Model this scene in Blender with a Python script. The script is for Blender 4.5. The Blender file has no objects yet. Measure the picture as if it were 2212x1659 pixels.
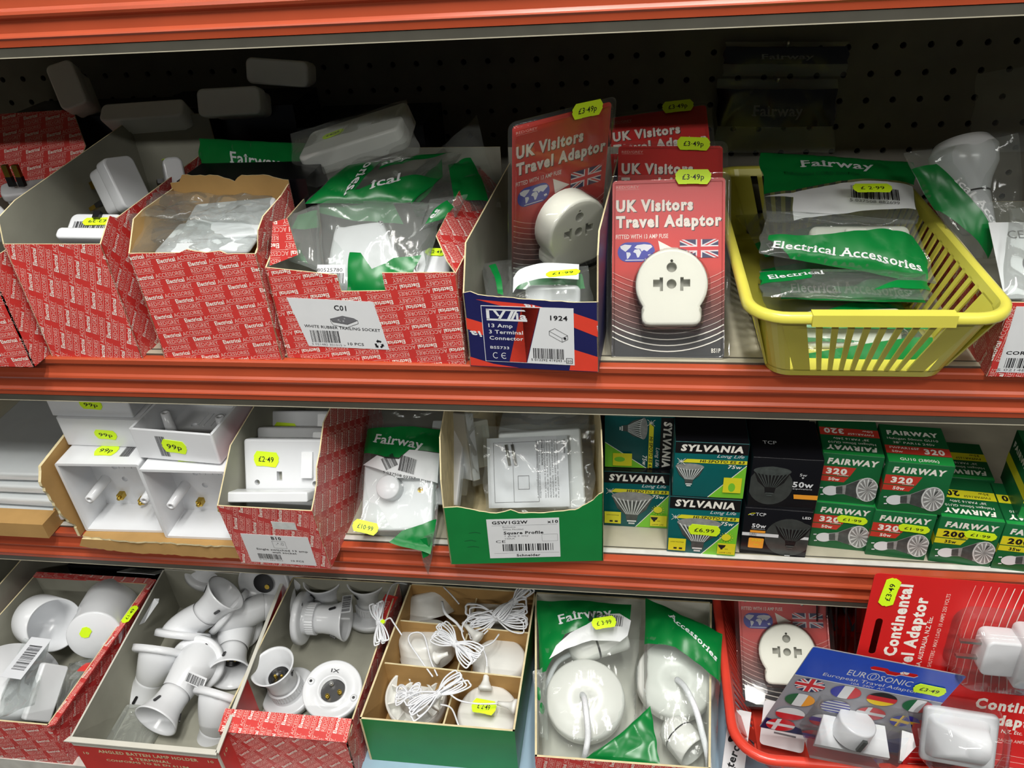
import bpy, math, random
import numpy as np
from mathutils import Vector, Matrix
from mathutils.geometry import tessellate_polygon
V = Vector
PI = math.pi
rnd = random.Random(7)
SC = bpy.context.scene
COL = SC.collection

# ------------------------------------------------------------------ camera, light, exposure
CF = 1717.6
CR = V((0.98971, 0.12942, -0.06099)); CU = V((-0.01982, 0.54622, 0.83741)); CD = V((-0.14169, 0.82759, -0.54316))
CAM = V((0.0, -0.546, 1.324))
Z0, Z1, Z2, Z3 = 1.281, 0.983, 0.767, 0.550          # heights of the four shelf boards
LIP = 0.042
YB = 0.315                                            # face of the pegboard
cam = bpy.data.cameras.new('camera'); camo = bpy.data.objects.new('camera', cam); COL.objects.link(camo)
cam.sensor_width = 36; cam.lens = CF / 2212 * 36; cam.clip_start = 0.02
m = Matrix((CR, CU, -CD)).transposed().to_4x4(); m.translation = CAM
camo.matrix_world = m
SC.camera = camo
SC.view_settings.view_transform = 'Standard'; SC.view_settings.look = 'None'
SC.view_settings.gamma = 1; SC.view_settings.use_curve_mapping = False
SC.view_settings.exposure = -0.06
SC.cycles.transparent_max_bounces = 32
w = bpy.data.worlds.new('world'); SC.world = w; w.use_nodes = True
w.node_tree.nodes['Background'].inputs[0].default_value = (0.85, 0.92, 1.0, 1)
w.node_tree.nodes['Background'].inputs[1].default_value = 0.036

def overhead_light(name, loc, sx, sy, power, rz=0.0):
    """Overhead area light"""
    l = bpy.data.lights.new(name, 'AREA'); l.shape = 'RECTANGLE'; l.size = sx; l.size_y = sy
    l.energy = power; l.color = (1.0, 0.985, 0.94)
    o = bpy.data.objects.new(name, l); COL.objects.link(o)
    o.location = loc; o.rotation_euler = (0, 0, rz)
    return o
overhead_light('tube_or_fill_light', (-0.15, -0.66, 2.55), 0.10, 1.0, 23)
overhead_light('tube_or_fill_light', (0.20, -0.66, 2.55), 0.10, 1.0, 23)
overhead_light('tube_or_fill_light', (-1.15, -2.3, 2.55), 1.3, 0.12, 25)  # added frontal fill, not a known tube: brightens the upright fronts
overhead_light('tube_or_fill_light', (1.15, -2.3, 2.55), 1.3, 0.12, 25)  # matching added fill, set off to the side to avoid glare
overhead_light('tube_or_fill_light', (-1.6, -0.9, 2.55), 1.5, 0.12, 10)
overhead_light('tube_or_fill_light', (1.8, -0.9, 2.55), 1.5, 0.12, 10)

# ------------------------------------------------------------------ placing
def ray(u, v): return CR * (u - 1106) - CU * (v - 829.5) + CD * CF
def PY(u, v, y=0.0):
    d = ray(u, v); return CAM + d * ((y - CAM.y) / d.y)
def PZ(u, v, z):
    d = ray(u, v); return CAM + d * ((z - CAM.z) / d.z)
def pix(p):
    d = V(p) - CAM; return (1106 + CF * d.dot(CR) / d.dot(CD), 829.5 - CF * d.dot(CU) / d.dot(CD))
def frame(o, x, y, z):
    m = Matrix((x, y, z)).transposed().to_4x4(); m.translation = o; return m
def frm(o, x, zish):
    """right-handed frame: x along x, z as near zish as possible"""
    x = V(x).normalized(); y = V(zish).cross(x).normalized(); return frame(V(o), x, y, x.cross(y))
def frz(o, z, xish=(1, 0, 0)):
    z = V(z).normalized(); y = z.cross(V(xish)).normalized(); return frame(V(o), y.cross(z), y, z)
def at(x, y, z, rz=0, rx=0, ry=0):
    R = math.radians
    return Matrix.Translation((x, y, z)) @ Matrix.Rotation(R(rz), 4, 'Z') @ Matrix.Rotation(R(rx), 4, 'X') @ Matrix.Rotation(R(ry), 4, 'Y')

# ------------------------------------------------------------------ materials
def lin(c):
    return tuple(((x / 255) / 12.92 if x / 255 <= 0.04045 else ((x / 255 + 0.055) / 1.055) ** 2.4) for x in c)
MATS = {}
def mat(name, rgb, rough=0.5, spec=0.5, var=0.06, scale=60, bump=0.0, bscale=400, metal=0.0, coat=0.0, bdist=0.0004):
    if name in MATS: return MATS[name]
    m = bpy.data.materials.new(name); m.use_nodes = True; nt = m.node_tree; b = nt.nodes['Principled BSDF']
    c = lin(rgb)
    tc = nt.nodes.new('ShaderNodeTexCoord')
    n = nt.nodes.new('ShaderNodeTexNoise'); n.inputs['Scale'].default_value = scale; n.inputs['Detail'].default_value = 4
    nt.links.new(tc.outputs['Object'], n.inputs['Vector'])
    r = nt.nodes.new('ShaderNodeValToRGB')
    r.color_ramp.elements[0].position = 0.3; r.color_ramp.elements[1].position = 0.7
    r.color_ramp.elements[0].color = tuple(x * (1 - var) for x in c) + (1,)
    r.color_ramp.elements[1].color = tuple(min(1, x * (1 + var)) for x in c) + (1,)
    nt.links.new(n.outputs['Fac'], r.inputs['Fac']); nt.links.new(r.outputs['Color'], b.inputs['Base Color'])
    b.inputs['Roughness'].default_value = rough; b.inputs['Specular IOR Level'].default_value = spec
    b.inputs['Metallic'].default_value = metal; b.inputs['Coat Weight'].default_value = coat
    if bump:
        n2 = nt.nodes.new('ShaderNodeTexNoise'); n2.inputs['Scale'].default_value = bscale; n2.inputs['Detail'].default_value = 3
        nt.links.new(tc.outputs['Object'], n2.inputs['Vector'])
        bp = nt.nodes.new('ShaderNodeBump'); bp.inputs['Strength'].default_value = bump; bp.inputs['Distance'].default_value = bdist
        nt.links.new(n2.outputs['Fac'], bp.inputs['Height']); nt.links.new(bp.outputs['Normal'], b.inputs['Normal'])
    MATS[name] = m; return m

def film(name, haze=0.10, rough=0.07, tint=(0.97, 0.985, 0.98), gl=0.9, bump=0.5, bscale=18):
    """thin clear plastic: mostly see-through, a sheen by fresnel, a little milky"""
    if name in MATS: return MATS[name]
    m = bpy.data.materials.new(name); m.use_nodes = True; nt = m.node_tree; N = nt.nodes; L = nt.links
    N.remove(N['Principled BSDF']); out = N['Material Output']
    tr = N.new('ShaderNodeBsdfTransparent'); tr.inputs[0].default_value = tint + (1,)
    gg = N.new('ShaderNodeBsdfGlossy'); gg.inputs['Roughness'].default_value = rough
    df = N.new('ShaderNodeBsdfDiffuse'); df.inputs[0].default_value = (0.75, 0.78, 0.76, 1)
    fr = N.new('ShaderNodeFresnel'); fr.inputs[0].default_value = 1.5
    mu = N.new('ShaderNodeMath'); mu.operation = 'MULTIPLY'; mu.inputs[1].default_value = gl
    m1 = N.new('ShaderNodeMixShader'); m1.inputs[0].default_value = haze
    m2 = N.new('ShaderNodeMixShader')
    tc = N.new('ShaderNodeTexCoord'); n2 = N.new('ShaderNodeTexNoise'); n2.inputs['Scale'].default_value = bscale
    n2.inputs['Detail'].default_value = 5; n2.inputs['Distortion'].default_value = 1.2
    bp = N.new('ShaderNodeBump'); bp.inputs['Strength'].default_value = bump; bp.inputs['Distance'].default_value = 0.004
    L.new(tc.outputs['Object'], n2.inputs['Vector']); L.new(n2.outputs['Fac'], bp.inputs['Height'])
    L.new(bp.outputs[0], gg.inputs['Normal']); L.new(bp.outputs[0], fr.inputs['Normal'])
    L.new(fr.outputs[0], mu.inputs[0]); L.new(mu.outputs[0], m2.inputs[0])
    L.new(tr.outputs[0], m1.inputs[1]); L.new(df.outputs[0], m1.inputs[2])
    L.new(m1.outputs[0], m2.inputs[1]); L.new(gg.outputs[0], m2.inputs[2]); L.new(m2.outputs[0], out.inputs[0])
    MATS[name] = m; return m

def M(n): return MATS[n]
mat('orange_rail', (180, 78, 48), 0.30, 0.5, 0.05, 25)
mat('shelf_paint', (176, 170, 150), 0.45, 0.4, 0.10, 30, 0.15)
mat('grey_trim', (78, 76, 68), 0.35, 0.5, 0.1, 40)
mat('white_trim', (205, 203, 196), 0.4, 0.5, 0.12, 60)
mat('pegboard', (106, 103, 93), 0.7, 0.3, 0.1, 30)
mat('dark_backing', (14, 14, 14), 0.9, 0.1)
mat('blue_paint', (150, 178, 196), 0.5, 0.4, 0.06, 30)
mat('deep_blue', (22, 26, 120), 0.5, 0.4)
mat('red_card', (204, 58, 54), 0.42, 0.5, 0.07, 40, 0.1, 60)
mat('red_card_dull', (196, 66, 64), 0.38, 0.5, 0.12, 60, 0.15, 60)
mat('pink_print', (236, 190, 180), 0.5, 0.4, 0.04)
mat('white_print', (240, 236, 226), 0.5, 0.4, 0.03)
mat('grey_board', (150, 149, 136), 0.75, 0.25, 0.07, 25, 0.2, 300)
mat('white_board', (205, 203, 192), 0.6, 0.3, 0.05, 30, 0.1, 300)
mat('brown_board', (172, 136, 84), 0.8, 0.2, 0.09, 30, 0.25, 200)
mat('torn_board', (214, 200, 160), 0.9, 0.1, 0.12, 90, 0.4, 300)
mat('label_white', (222, 224, 226), 0.5, 0.4, 0.02)
mat('ink', (22, 22, 26), 0.5, 0.4, 0.02)
mat('ink_grey', (110, 110, 114), 0.5, 0.4, 0.02)
mat('sticker', (214, 250, 34), 0.5, 0.4, 0.03, 50)
mat('white_plastic', (218, 220, 223), 0.22, 0.5, 0.015, 40, 0.03, 900)
mat('cream_plastic', (220, 220, 209), 0.25, 0.5, 0.015, 40)
mat('warm_plastic', (220, 220, 215), 0.3, 0.5, 0.015, 40)
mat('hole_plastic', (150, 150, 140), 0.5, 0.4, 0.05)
mat('black_plastic', (24, 24, 26), 0.3, 0.5, 0.05)
mat('brass', (190, 160, 70), 0.3, 0.5, 0.08, 300, 0, 400, 1.0)
mat('steel', (190, 190, 186), 0.3, 0.5, 0.08, 300, 0, 400, 1.0)
mat('uk_red', (206, 34, 34), 0.35, 0.5, 0.03, 40)
mat('uk_dark', (44, 40, 42), 0.35, 0.5, 0.03, 40)
mat('uk_mid', (120, 38, 32), 0.35, 0.5, 0.05, 40)
mat('map_blue', (44, 50, 160), 0.4, 0.5, 0.03)
mat('navy', (28, 30, 84), 0.42, 0.5, 0.06, 60)
mat('lyv_red', (222, 66, 48), 0.42, 0.5, 0.05, 60)
mat('fair_green', (4, 116, 50), 0.30, 0.5, 0.05, 40)
mat('box_green', (14, 124, 58), 0.34, 0.5, 0.08, 35)
mat('bulb_green', (22, 92, 50), 0.30, 0.5, 0.05, 50)
mat('bulb_green_light', (30, 140, 62), 0.3, 0.5, 0.05, 50)
mat('teal', (8, 84, 84), 0.28, 0.5, 0.06, 50)
mat('lime', (120, 196, 50), 0.3, 0.5, 0.05, 50)
mat('yellow_print', (222, 214, 40), 0.35, 0.5, 0.03)
mat('orange_print', (240, 160, 50), 0.35, 0.5, 0.03)
mat('brick_print', (196, 58, 44), 0.35, 0.5, 0.03)
mat('black_card', (16, 16, 20), 0.26, 0.5, 0.05)
mat('halo_print', (60, 64, 62), 0.3, 0.5, 0.2, 120)
mat('lamp_dark', (70, 76, 74), 0.3, 0.5, 0.25, 200)
mat('lamp_mid', (140, 142, 140), 0.3, 0.5, 0.2, 200)
mat('lamp_light', (212, 216, 214), 0.3, 0.5, 0.08, 200)
mat('yellow_basket', (214, 206, 84), 0.28, 0.5, 0.02, 30, 0.03, 500)
mat('red_basket', (216, 68, 52), 0.26, 0.5, 0.03, 30, 0.03, 500)
mat('euro_blue', (24, 72, 190), 0.22, 0.5, 0.04)
mat('euro_grey', (150, 150, 158), 0.3, 0.5, 0.04)
mat('flag_red', (206, 36, 46), 0.3, 0.5, 0.02)
mat('flag_green', (16, 100, 60), 0.3, 0.5, 0.02)
mat('flag_yellow', (236, 200, 40), 0.3, 0.5, 0.02)
mat('cord_white', (226, 228, 232), 0.6, 0.3, 0.08, 900, 0.5, 1500)
mat('paper', (214, 217, 222), 0.55, 0.3, 0.03, 40, 0.1, 80)
film('clear_film', 0.05, gl=0.5, bump=0.35)
film('milky_film', 0.12, 0.10, gl=0.6, bump=0.35)
film('blister', 0.03, 0.04, (0.99, 0.99, 0.99), 0.75, 0.12, 8)

# ------------------------------------------------------------------ mesh building
class MB:
    def __init__(s): s.v = []; s.f = []; s.mi = []; s.mats = []; s.sm = []
    def slot(s, m):
        if m not in s.mats: s.mats.append(m)
        return s.mats.index(m)
    def add(s, vs, fs, m, X=None, smooth=False):
        n = len(s.v)
        if X is not None: vs = [X @ V(p) for p in vs]
        s.v += [tuple(p) for p in vs]; k = s.slot(m)
        for f in fs: s.f.append([i + n for i in f]); s.mi.append(k); s.sm.append(smooth)
        return s
    def build(s, name, parent=None, world=False):
        vs = s.v
        if world and parent is not None:
            I = parent.matrix_world.inverted(); vs = [tuple(I @ V(p)) for p in vs]
        me = bpy.data.meshes.new(name); me.from_pydata(vs, [], s.f)
        for m in s.mats: me.materials.append(MATS[m])
        me.polygons.foreach_set('material_index', s.mi); me.polygons.foreach_set('use_smooth', s.sm)
        me.update()
        o = bpy.data.objects.new(name, me); COL.objects.link(o)
        if parent is not None: o.parent = parent
        return o

def thing(name, label, cat, X=None, group=None):
    o = bpy.data.objects.new(name, None); COL.objects.link(o)
    o.empty_display_size = 0.01
    if X is not None: o.matrix_world = X
    tag(o, label, cat, group); return o
def tag(o, label, cat, group=None, X=None):
    o['label'] = label; o['category'] = cat
    if group: o['group'] = group
    if X is not None: o.matrix_world = X
    return o
def struct(o): o['kind'] = 'structure'; return o
def dup(root, X, label=None, group=None):
    r = root.copy(); COL.objects.link(r); r.matrix_world = X
    if label: r['label'] = label
    if group: r['group'] = group
    def rec(a, b):
        for ch in list(a.children):
            c = ch.copy(); COL.objects.link(c); c.parent = b; rec(ch, c)
    rec(root, r); return r

def box(mb, x0, x1, y0, y1, z0, z1, m, X=None):
    vs = [(x, y, z) for z in (z0, z1) for y in (y0, y1) for x in (x0, x1)]
    return mb.add(vs, [(0, 2, 3, 1), (4, 5, 7, 6), (0, 1, 5, 4), (2, 6, 7, 3), (0, 4, 6, 2), (1, 3, 7, 5)], m, X)
def rrect(w, h, r, n=5, cx=0, cy=0):
    p = []
    for k, (sx, sy) in enumerate(((1, 1), (-1, 1), (-1, -1), (1, -1))):
        for i in range(n + 1):
            a = PI / 2 * (k + i / n)
            p.append((cx + sx * (w / 2 - r) + r * math.cos(a), cy + sy * (h / 2 - r) + r * math.sin(a)))
    return p
def circ(r, n=32, cx=0, cy=0, ry=None, a0=0):
    ry = r if ry is None else ry
    return [(cx + r * math.cos(a0 + 2 * PI * i / n), cy + ry * math.sin(a0 + 2 * PI * i / n)) for i in range(n)]
def rect(x0, y0, x1, y1): return [(x0, y0), (x1, y0), (x1, y1), (x0, y1)]
def inset(p, d):
    n = len(p); out = []
    for i in range(n):
        a, b, c = V(p[i - 1]), V(p[i]), V(p[(i + 1) % n])
        e1 = (b - a); e2 = (c - b)
        if e1.length < 1e-9 or e2.length < 1e-9: out.append(tuple(b)); continue
        e1.normalize(); e2.normalize()
        n1 = V((-e1.y, e1.x)); n2 = V((-e2.y, e2.x)); k = n1 + n2
        if k.length < 1e-6: k = n1
        k.normalize(); q = b + k * (d / max(0.5, k.dot(n1))); out.append((q.x, q.y))
    return out
def tess(loops):
    """triangles over outline + holes, as lists of 2D points"""
    flat = [p for l in loops for p in l]
    t = tessellate_polygon([[V((x, y, 0)) for x, y in l] for l in loops])
    out = []
    for a, b, c in t:
        A, B, Cc = flat[a], flat[b], flat[c]
        cr = (B[0] - A[0]) * (Cc[1] - A[1]) - (B[1] - A[1]) * (Cc[0] - A[0])
        if abs(cr) < 1e-14: continue
        out.append((A, B, Cc) if cr > 0 else (A, Cc, B))
    return out
def plate(mb, outline, z0, z1, m, X=None, bev=0.0, holes=(), hd=None, mh=None, nb=3, smooth=False, bottom=True):
    """extruded 2D outline (ccw) from z0 to z1, top edge rounded by bev, holes sunk by hd (None: through)"""
    n = len(outline); ring = [(outline, z0)]
    if bev:
        ring.append((outline, z1 - bev))
        for i in range(1, nb + 1):
            a = PI / 2 * i / nb; ring.append((inset(outline, bev * (1 - math.cos(a))), z1 - bev + bev * math.sin(a)))
    else: ring.append((outline, z1))
    vs = [(x, y, z) for r, z in ring for x, y in r]; fs = []
    for k in range(len(ring) - 1):
        for i in range(n): j = (i + 1) % n; fs.append((k * n + i, k * n + j, (k + 1) * n + j, (k + 1) * n + i))
    mb.add(vs, fs, m, X, smooth or bool(bev))
    top = [ring[-1][0]] + [h for h in holes]
    for t in tess(top): mb.add([(x, y, z1) for x, y in t], [(0, 1, 2)], m, X)
    if bottom:
        for t in tess([outline] + ([h for h in holes] if hd is None else [])): mb.add([(x, y, z0) for x, y in t], [(2, 1, 0)], m, X)
    for h in holes:
        k = len(h); zb = z0 if hd is None else z1 - hd
        mb.add([(x, y, z1) for x, y in h] + [(x, y, zb) for x, y in h], [((i + 1) % k, i, k + i, k + (i + 1) % k) for i in range(k)], m, X)
        if hd is not None:
            for t in tess([h]): mb.add([(x, y, zb) for x, y in t], [(0, 1, 2)], mh or m, X)
    return mb
def rbox(mb, w, h, z0, z1, r, bev, m, X=None, cx=0, cy=0, n=5):
    o = rrect(w, h, r, n, cx, cy); k = len(o); ring = []
    for i in range(4): a = PI / 2 * i / 3; ring.append((inset(o, bev * (1 - math.sin(a))), z0 + bev * (1 - math.cos(a))))
    for i in range(4): a = PI / 2 * i / 3; ring.append((inset(o, bev * (1 - math.cos(a))), z1 - bev * (1 - math.sin(a))))
    vs = [(x, y, z) for rr, z in ring for x, y in rr]; fs = []
    for j in range(len(ring) - 1):
        for i in range(k): q = (i + 1) % k; fs.append((j * k + i, j * k + q, (j + 1) * k + q, (j + 1) * k + i))
    fs.append(list(range((len(ring) - 1) * k, len(ring) * k))); fs.append(list(range(k - 1, -1, -1)))
    mb.add(vs, fs[:-2], m, X, True); mb.add(vs, fs[-2:], m, X); return mb
def lathe(mb, prof, m, X=None, n=40, smooth=True, a0=0, a1=2 * PI):
    full = abs(a1 - a0 - 2 * PI) < 1e-6; k = n if full else n + 1; vs = []
    for r, z in prof:
        for i in range(k): a = a0 + (a1 - a0) * i / n; vs.append((r * math.cos(a), r * math.sin(a), z))
    fs = []
    for j in range(len(prof) - 1):
        for i in range(n):
            q = (i + 1) % k; fs.append((j * k + i, j * k + q, (j + 1) * k + q, (j + 1) * k + i))
    return mb.add(vs, fs, m, X, smooth)
def spline(pts, n=8, closed=False):
    P = [V(p) for p in pts]; out = []; N = len(P)
    for i in range(N if closed else N - 1):
        a, b, c, d = (P[(i + k) % N] if closed else P[min(max(i + k, 0), N - 1)] for k in (-1, 0, 1, 2))
        for j in range(n):
            t = j / n; out.append(0.5 * ((2 * b) + (c - a) * t + (2 * a - 5 * b + 4 * c - d) * t * t + (3 * b - a - 3 * c + d) * t ** 3))
    if not closed: out.append(P[-1])
    return out
def tube(mb, pts, r, m, X=None, n=8, closed=False, cap=True):
    P = [V(p) for p in pts]; N = len(P); vs = []; up = None
    for i in range(N):
        t = (P[(i + 1) % N] - P[i - 1]) if closed else (P[min(i + 1, N - 1)] - P[max(i - 1, 0)])
        if t.length < 1e-9: t = V((0, 0, 1))
        t.normalize()
        if up is None: up = t.orthogonal().normalized()
        up = (up - t * up.dot(t)); up = up.normalized() if up.length > 1e-6 else t.orthogonal().normalized()
        s = t.cross(up); rr = r[i] if isinstance(r, (list, tuple)) else r
        for k in range(n): a = 2 * PI * k / n; vs.append(P[i] + (up * math.cos(a) + s * math.sin(a)) * rr)
    fs = []
    for i in range(N if closed else N - 1):
        for k in range(n): q = (k + 1) % n; j = (i + 1) % N; fs.append((i * n + k, i * n + q, j * n + q, j * n + k))
    if cap and not closed: fs += [list(range(n - 1, -1, -1)), list(range((N - 1) * n, N * n))]
    return mb.add(vs, fs, m, X, True)

# ------------------------------------------------------------------ ink: flat printed shapes laid on a surface
_TX = {}
def text_tris(s, bold=0.0, shear=0.0):
    k = (s, bold, shear)
    if k in _TX: return _TX[k]
    c = bpy.data.curves.new('t', 'FONT'); c.body = s; c.offset = bold; c.shear = shear; c.resolution_u = 2; c.fill_mode = 'FRONT'
    c.align_x = 'LEFT'; c.space_character = 1 + bold * 4
    o = bpy.data.objects.new('t', c); me = bpy.data.meshes.new_from_object(o)
    me.calc_loop_triangles(); vs = np.array([v.co[:2] for v in me.vertices]).reshape(-1, 2)
    t = np.array([vs[list(x.vertices)] for x in me.loop_triangles]) if len(me.loop_triangles) else np.zeros((0, 3, 2))
    bpy.data.objects.remove(o); bpy.data.meshes.remove(me); bpy.data.curves.remove(c)
    if len(t):
        cr = (t[:, 1, 0] - t[:, 0, 0]) * (t[:, 2, 1] - t[:, 0, 1]) - (t[:, 1, 1] - t[:, 0, 1]) * (t[:, 2, 0] - t[:, 0, 0])
        t[cr < 0] = t[cr < 0][:, ::-1]
    _TX[k] = t; return t
def serif_tris(s):
    k = (s, 'serif')
    if k in _TX: return _TX[k]
    t = text_tris(s, 0.018); ex = []
    for tri in t:
        for i in range(3):
            a, b = tri[i], tri[(i + 1) % 3]
            for yl, sg in ((0.0, 1), (0.729, -1), (0.55, -1)):
                if abs(a[1] - yl) < .025 and abs(b[1] - yl) < .025 and abs(a[0] - b[0]) > .05:
                    x0, x1 = sorted((a[0], b[0])); q = .07; e = .075
                    ex.append(R4(x0 - q, min(yl, yl + sg * e), x1 + q, max(yl, yl + sg * e)))
    _TX[k] = np.concatenate([t] + ex); return _TX[k]
def text(s, x, y, h, w=None, bold=0.0, shear=0.0, rot=0, align='l', serif=False):
    """triangles of a word: cap height h, lower-left corner at (x, y); w squeezes it to that width"""
    t = (serif_tris(s) if serif else text_tris(s, bold, shear)).copy()
    if not len(t): return t
    x0, x1 = t[..., 0].min(), t[..., 0].max(); sc = h / 0.73
    sx = sc if w is None else w / (x1 - x0)
    t[..., 0] = (t[..., 0] - x0) * sx; t[..., 1] *= sc
    W = (x1 - x0) * sx
    if align == 'c': t[..., 0] -= W / 2
    if align == 'r': t[..., 0] -= W
    return turn(t, rot) + np.array([x, y])
def turn(t, deg):
    a = math.radians(deg); c, s = math.cos(a), math.sin(a)
    return t @ np.array([[c, s], [-s, c]])
def poly(p): return np.array([[list(a) for a in t] for t in tess([p])]).reshape(-1, 3, 2)
def polyh(*loops): return np.array([[list(a) for a in t] for t in tess(list(loops))]).reshape(-1, 3, 2)
def R4(x0, y0, x1, y1): return poly(rect(x0, y0, x1, y1))
def line2(x0, y0, x1, y1, w):
    d = V((x1 - x0, y1 - y0)); d.normalize(); n = V((-d.y, d.x)) * w / 2
    return poly([(x0 - n.x, y0 - n.y), (x1 - n.x, y1 - n.y), (x1 + n.x, y1 + n.y), (x0 + n.x, y0 + n.y)])
def arc2(pts, w): return np.concatenate([line2(*pts[i], *pts[i + 1], w) for i in range(len(pts) - 1)])
def bars(x, y, w, h, seed=3, n=30):
    r = random.Random(seed); ws = [r.choice((1, 1, 2, 3)) for _ in range(n * 2)]; tot = sum(ws); cx = x; out = []
    for i, q in enumerate(ws):
        if i % 2 == 0: out.append(R4(cx, y, cx + w * q / tot, y + h))
        cx += w * q / tot
    return np.concatenate(out)
def clip_tris(T, cv):
    """clip triangles to a convex ccw polygon, returns list of polygons"""
    if not len(T): return []
    inside = np.ones(T.shape[:2], bool); out_any = np.zeros(len(T), bool)
    n = len(cv)
    for i in range(n):
        a = np.array(cv[i]); b = np.array(cv[(i + 1) % n]); e = b - a
        s = e[0] * (T[..., 1] - a[1]) - e[1] * (T[..., 0] - a[0])
        inside &= s >= 0; out_any |= (s < 0).all(1)
    res = [t for t in T[inside.all(1)]]
    for t in T[~inside.all(1) & ~out_any]:
        P = [tuple(p) for p in t]
        for i in range(n):
            ax, ay = cv[i]; bx, by = cv[(i + 1) % n]; ex, ey = bx - ax, by - ay; Q = []
            for j in range(len(P)):
                p, q = P[j], P[(j + 1) % len(P)]
                sp = ex * (p[1] - ay) - ey * (p[0] - ax); sq = ex * (q[1] - ay) - ey * (q[0] - ax)
                if sp >= 0: Q.append(p)
                if (sp >= 0) != (sq >= 0):
                    k = sp / (sp - sq); Q.append((p[0] + (q[0] - p[0]) * k, p[1] + (q[1] - p[1]) * k))
            P = Q
            if len(P) < 3: break
        if len(P) >= 3: res.append(np.array(P))
    return res
def ink(mb, T, m, X, z=0.0001, clip=None, fn=None):
    """lay 2D triangles on the plane of frame X (or through fn(x, y, z)), z above it"""
    P = [t for t in T] if clip is None else [q for c in (clip if isinstance(clip[0][0], (tuple, list)) else [clip]) for q in clip_tris(T, c)]
    vs = []; fs = []; key = {}
    for p in P:
        f = []
        for a in p:
            k = (round(a[0], 6), round(a[1], 6))
            if fn is None or k not in key:
                key[k] = len(vs); vs.append(fn(a[0], a[1], z) if fn else (a[0], a[1], z))
            f.append(key[k] if fn else len(vs) - 1)
        if len(set(f)) == len(f): fs.append(tuple(f))
    if vs: mb.add(vs, fs, m, X, fn is not None)
    return mb
def tint_tris(T, size):
    """cut triangles down until no edge is longer than size, so they can follow a bent sheet"""
    T = [np.array(t) for t in T]; out = []
    while T:
        t = T.pop(); e = [np.linalg.norm(t[i] - t[(i + 1) % 3]) for i in range(3)]; k = int(np.argmax(e))
        if e[k] <= size: out.append(t); continue
        a, b, c = t[k], t[(k + 1) % 3], t[(k + 2) % 3]; mid = (a + b) / 2
        T += [np.array([a, mid, c]), np.array([mid, b, c])]
    return np.array(out)

_PAT = {}
def pattern(size=0.32, k=1.0):
    """the all-over carton print: rows of Electrical ACCESSORIES RED/GREY, each row shifted by a third"""
    key = (size, k)
    if key in _PAT: return _PAT[key]
    W = 0.078 * k; row = 0.0061 * k; h = 0.0038 * k
    th, bo = [], []
    a = text('ACCESSORIES', 0.0185 * k, 0, h, 0.027 * k); b = text('RED/GREY', 0.052 * k, 0, h, 0.021 * k); e = text('Electrical', 0, 0, h, 0.0165 * k, bold=0.035)
    l1 = R4(0.0185 * k, -0.0012 * k, 0.0455 * k, -0.0009 * k); l2 = R4(0.052 * k, -0.0012 * k, 0.073 * k, -0.0009 * k); l3 = R4(0.052 * k, h + .0006 * k, 0.073 * k, h + 0.0009 * k)
    cell_t = np.concatenate([a, b, l1, l2, l3]); nr = int(size / row) + 1; nc = int(size / W) + 2
    for j in range(-nr // 2, nr // 2 + 1):
        for i in range(-nc // 2 - 1, nc // 2 + 1):
            o = np.array([i * W + (j % 3) * -W / 3, j * row]); th.append(cell_t + o); bo.append(e + o)
    _PAT[key] = (np.concatenate(th), np.concatenate(bo)); return _PAT[key]
def dress(mb, X, outline, rot=8, k=1.0, z=0.00012, off=(0, 0)):
    """print the carton pattern over a convex outline (or a list of them) lying in the plane of X"""
    cl = outline if isinstance(outline[0][0], (tuple, list)) else [outline]
    xs = [p[0] for c in cl for p in c]; ys = [p[1] for c in cl for p in c]
    cx, cy = (min(xs) + max(xs)) / 2, (min(ys) + max(ys)) / 2; rad = math.hypot(max(xs) - min(xs), max(ys) - min(ys)) / 2
    th, bo = pattern(0.32 if rad > 0.06 else 0.16, k)
    for T, mm in ((th, 'pink_print'), (bo, 'white_print')):
        T = T[np.abs(T).max((1, 2)) < rad * 1.1 + 0.03]
        T = turn(T, rot) + np.array([cx + off[0], cy + off[1]])
        ink(mb, T, mm, X, z, cl)

def sticker_shape(w=0.022, h=0.012):
    """price label: straight long sides, nibbled pointed ends"""
    a = h / 2; p = [(-w / 2 + .003, -a), (-w / 6, -a), (-w / 6, -a * .96), (w / 6, -a * .96), (w / 6, -a), (w / 2 - .003, -a), (w / 2 - .0012, -a * .55), (w / 2, -a * .15), (w / 2 - .0006, 0), (w / 2, a * .3), (w / 2 - .0012, a * .6), (w / 2 - .003, a)]
    return p + [(-w / 2 + .003, a), (-w / 2 + .0012, a * .6), (-w / 2, a * .3), (-w / 2 + .0006, 0), (-w / 2, -a * .15), (-w / 2 + .0012, -a * .55)]
def sticker(parent, X, s, w=0.022, h=0.012, name='price_sticker', label=None, th=0.6, world=True, clip=None):
    mb = MB(); P = poly(sticker_shape(w, h)); ink(mb, P, 'sticker', X, 0.00035); n = len(mb.v)
    plate(mb, sticker_shape(w, h), 0.0001, 0.0004, 'sticker', X)
    ink(mb, text(s, 0, -h * .19, h * .38, w * th, align='c', bold=0.01), 'ink', X, 0.0005)
    o = mb.build(name, parent, world)
    if label: o['label'] = label
    return o
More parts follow.
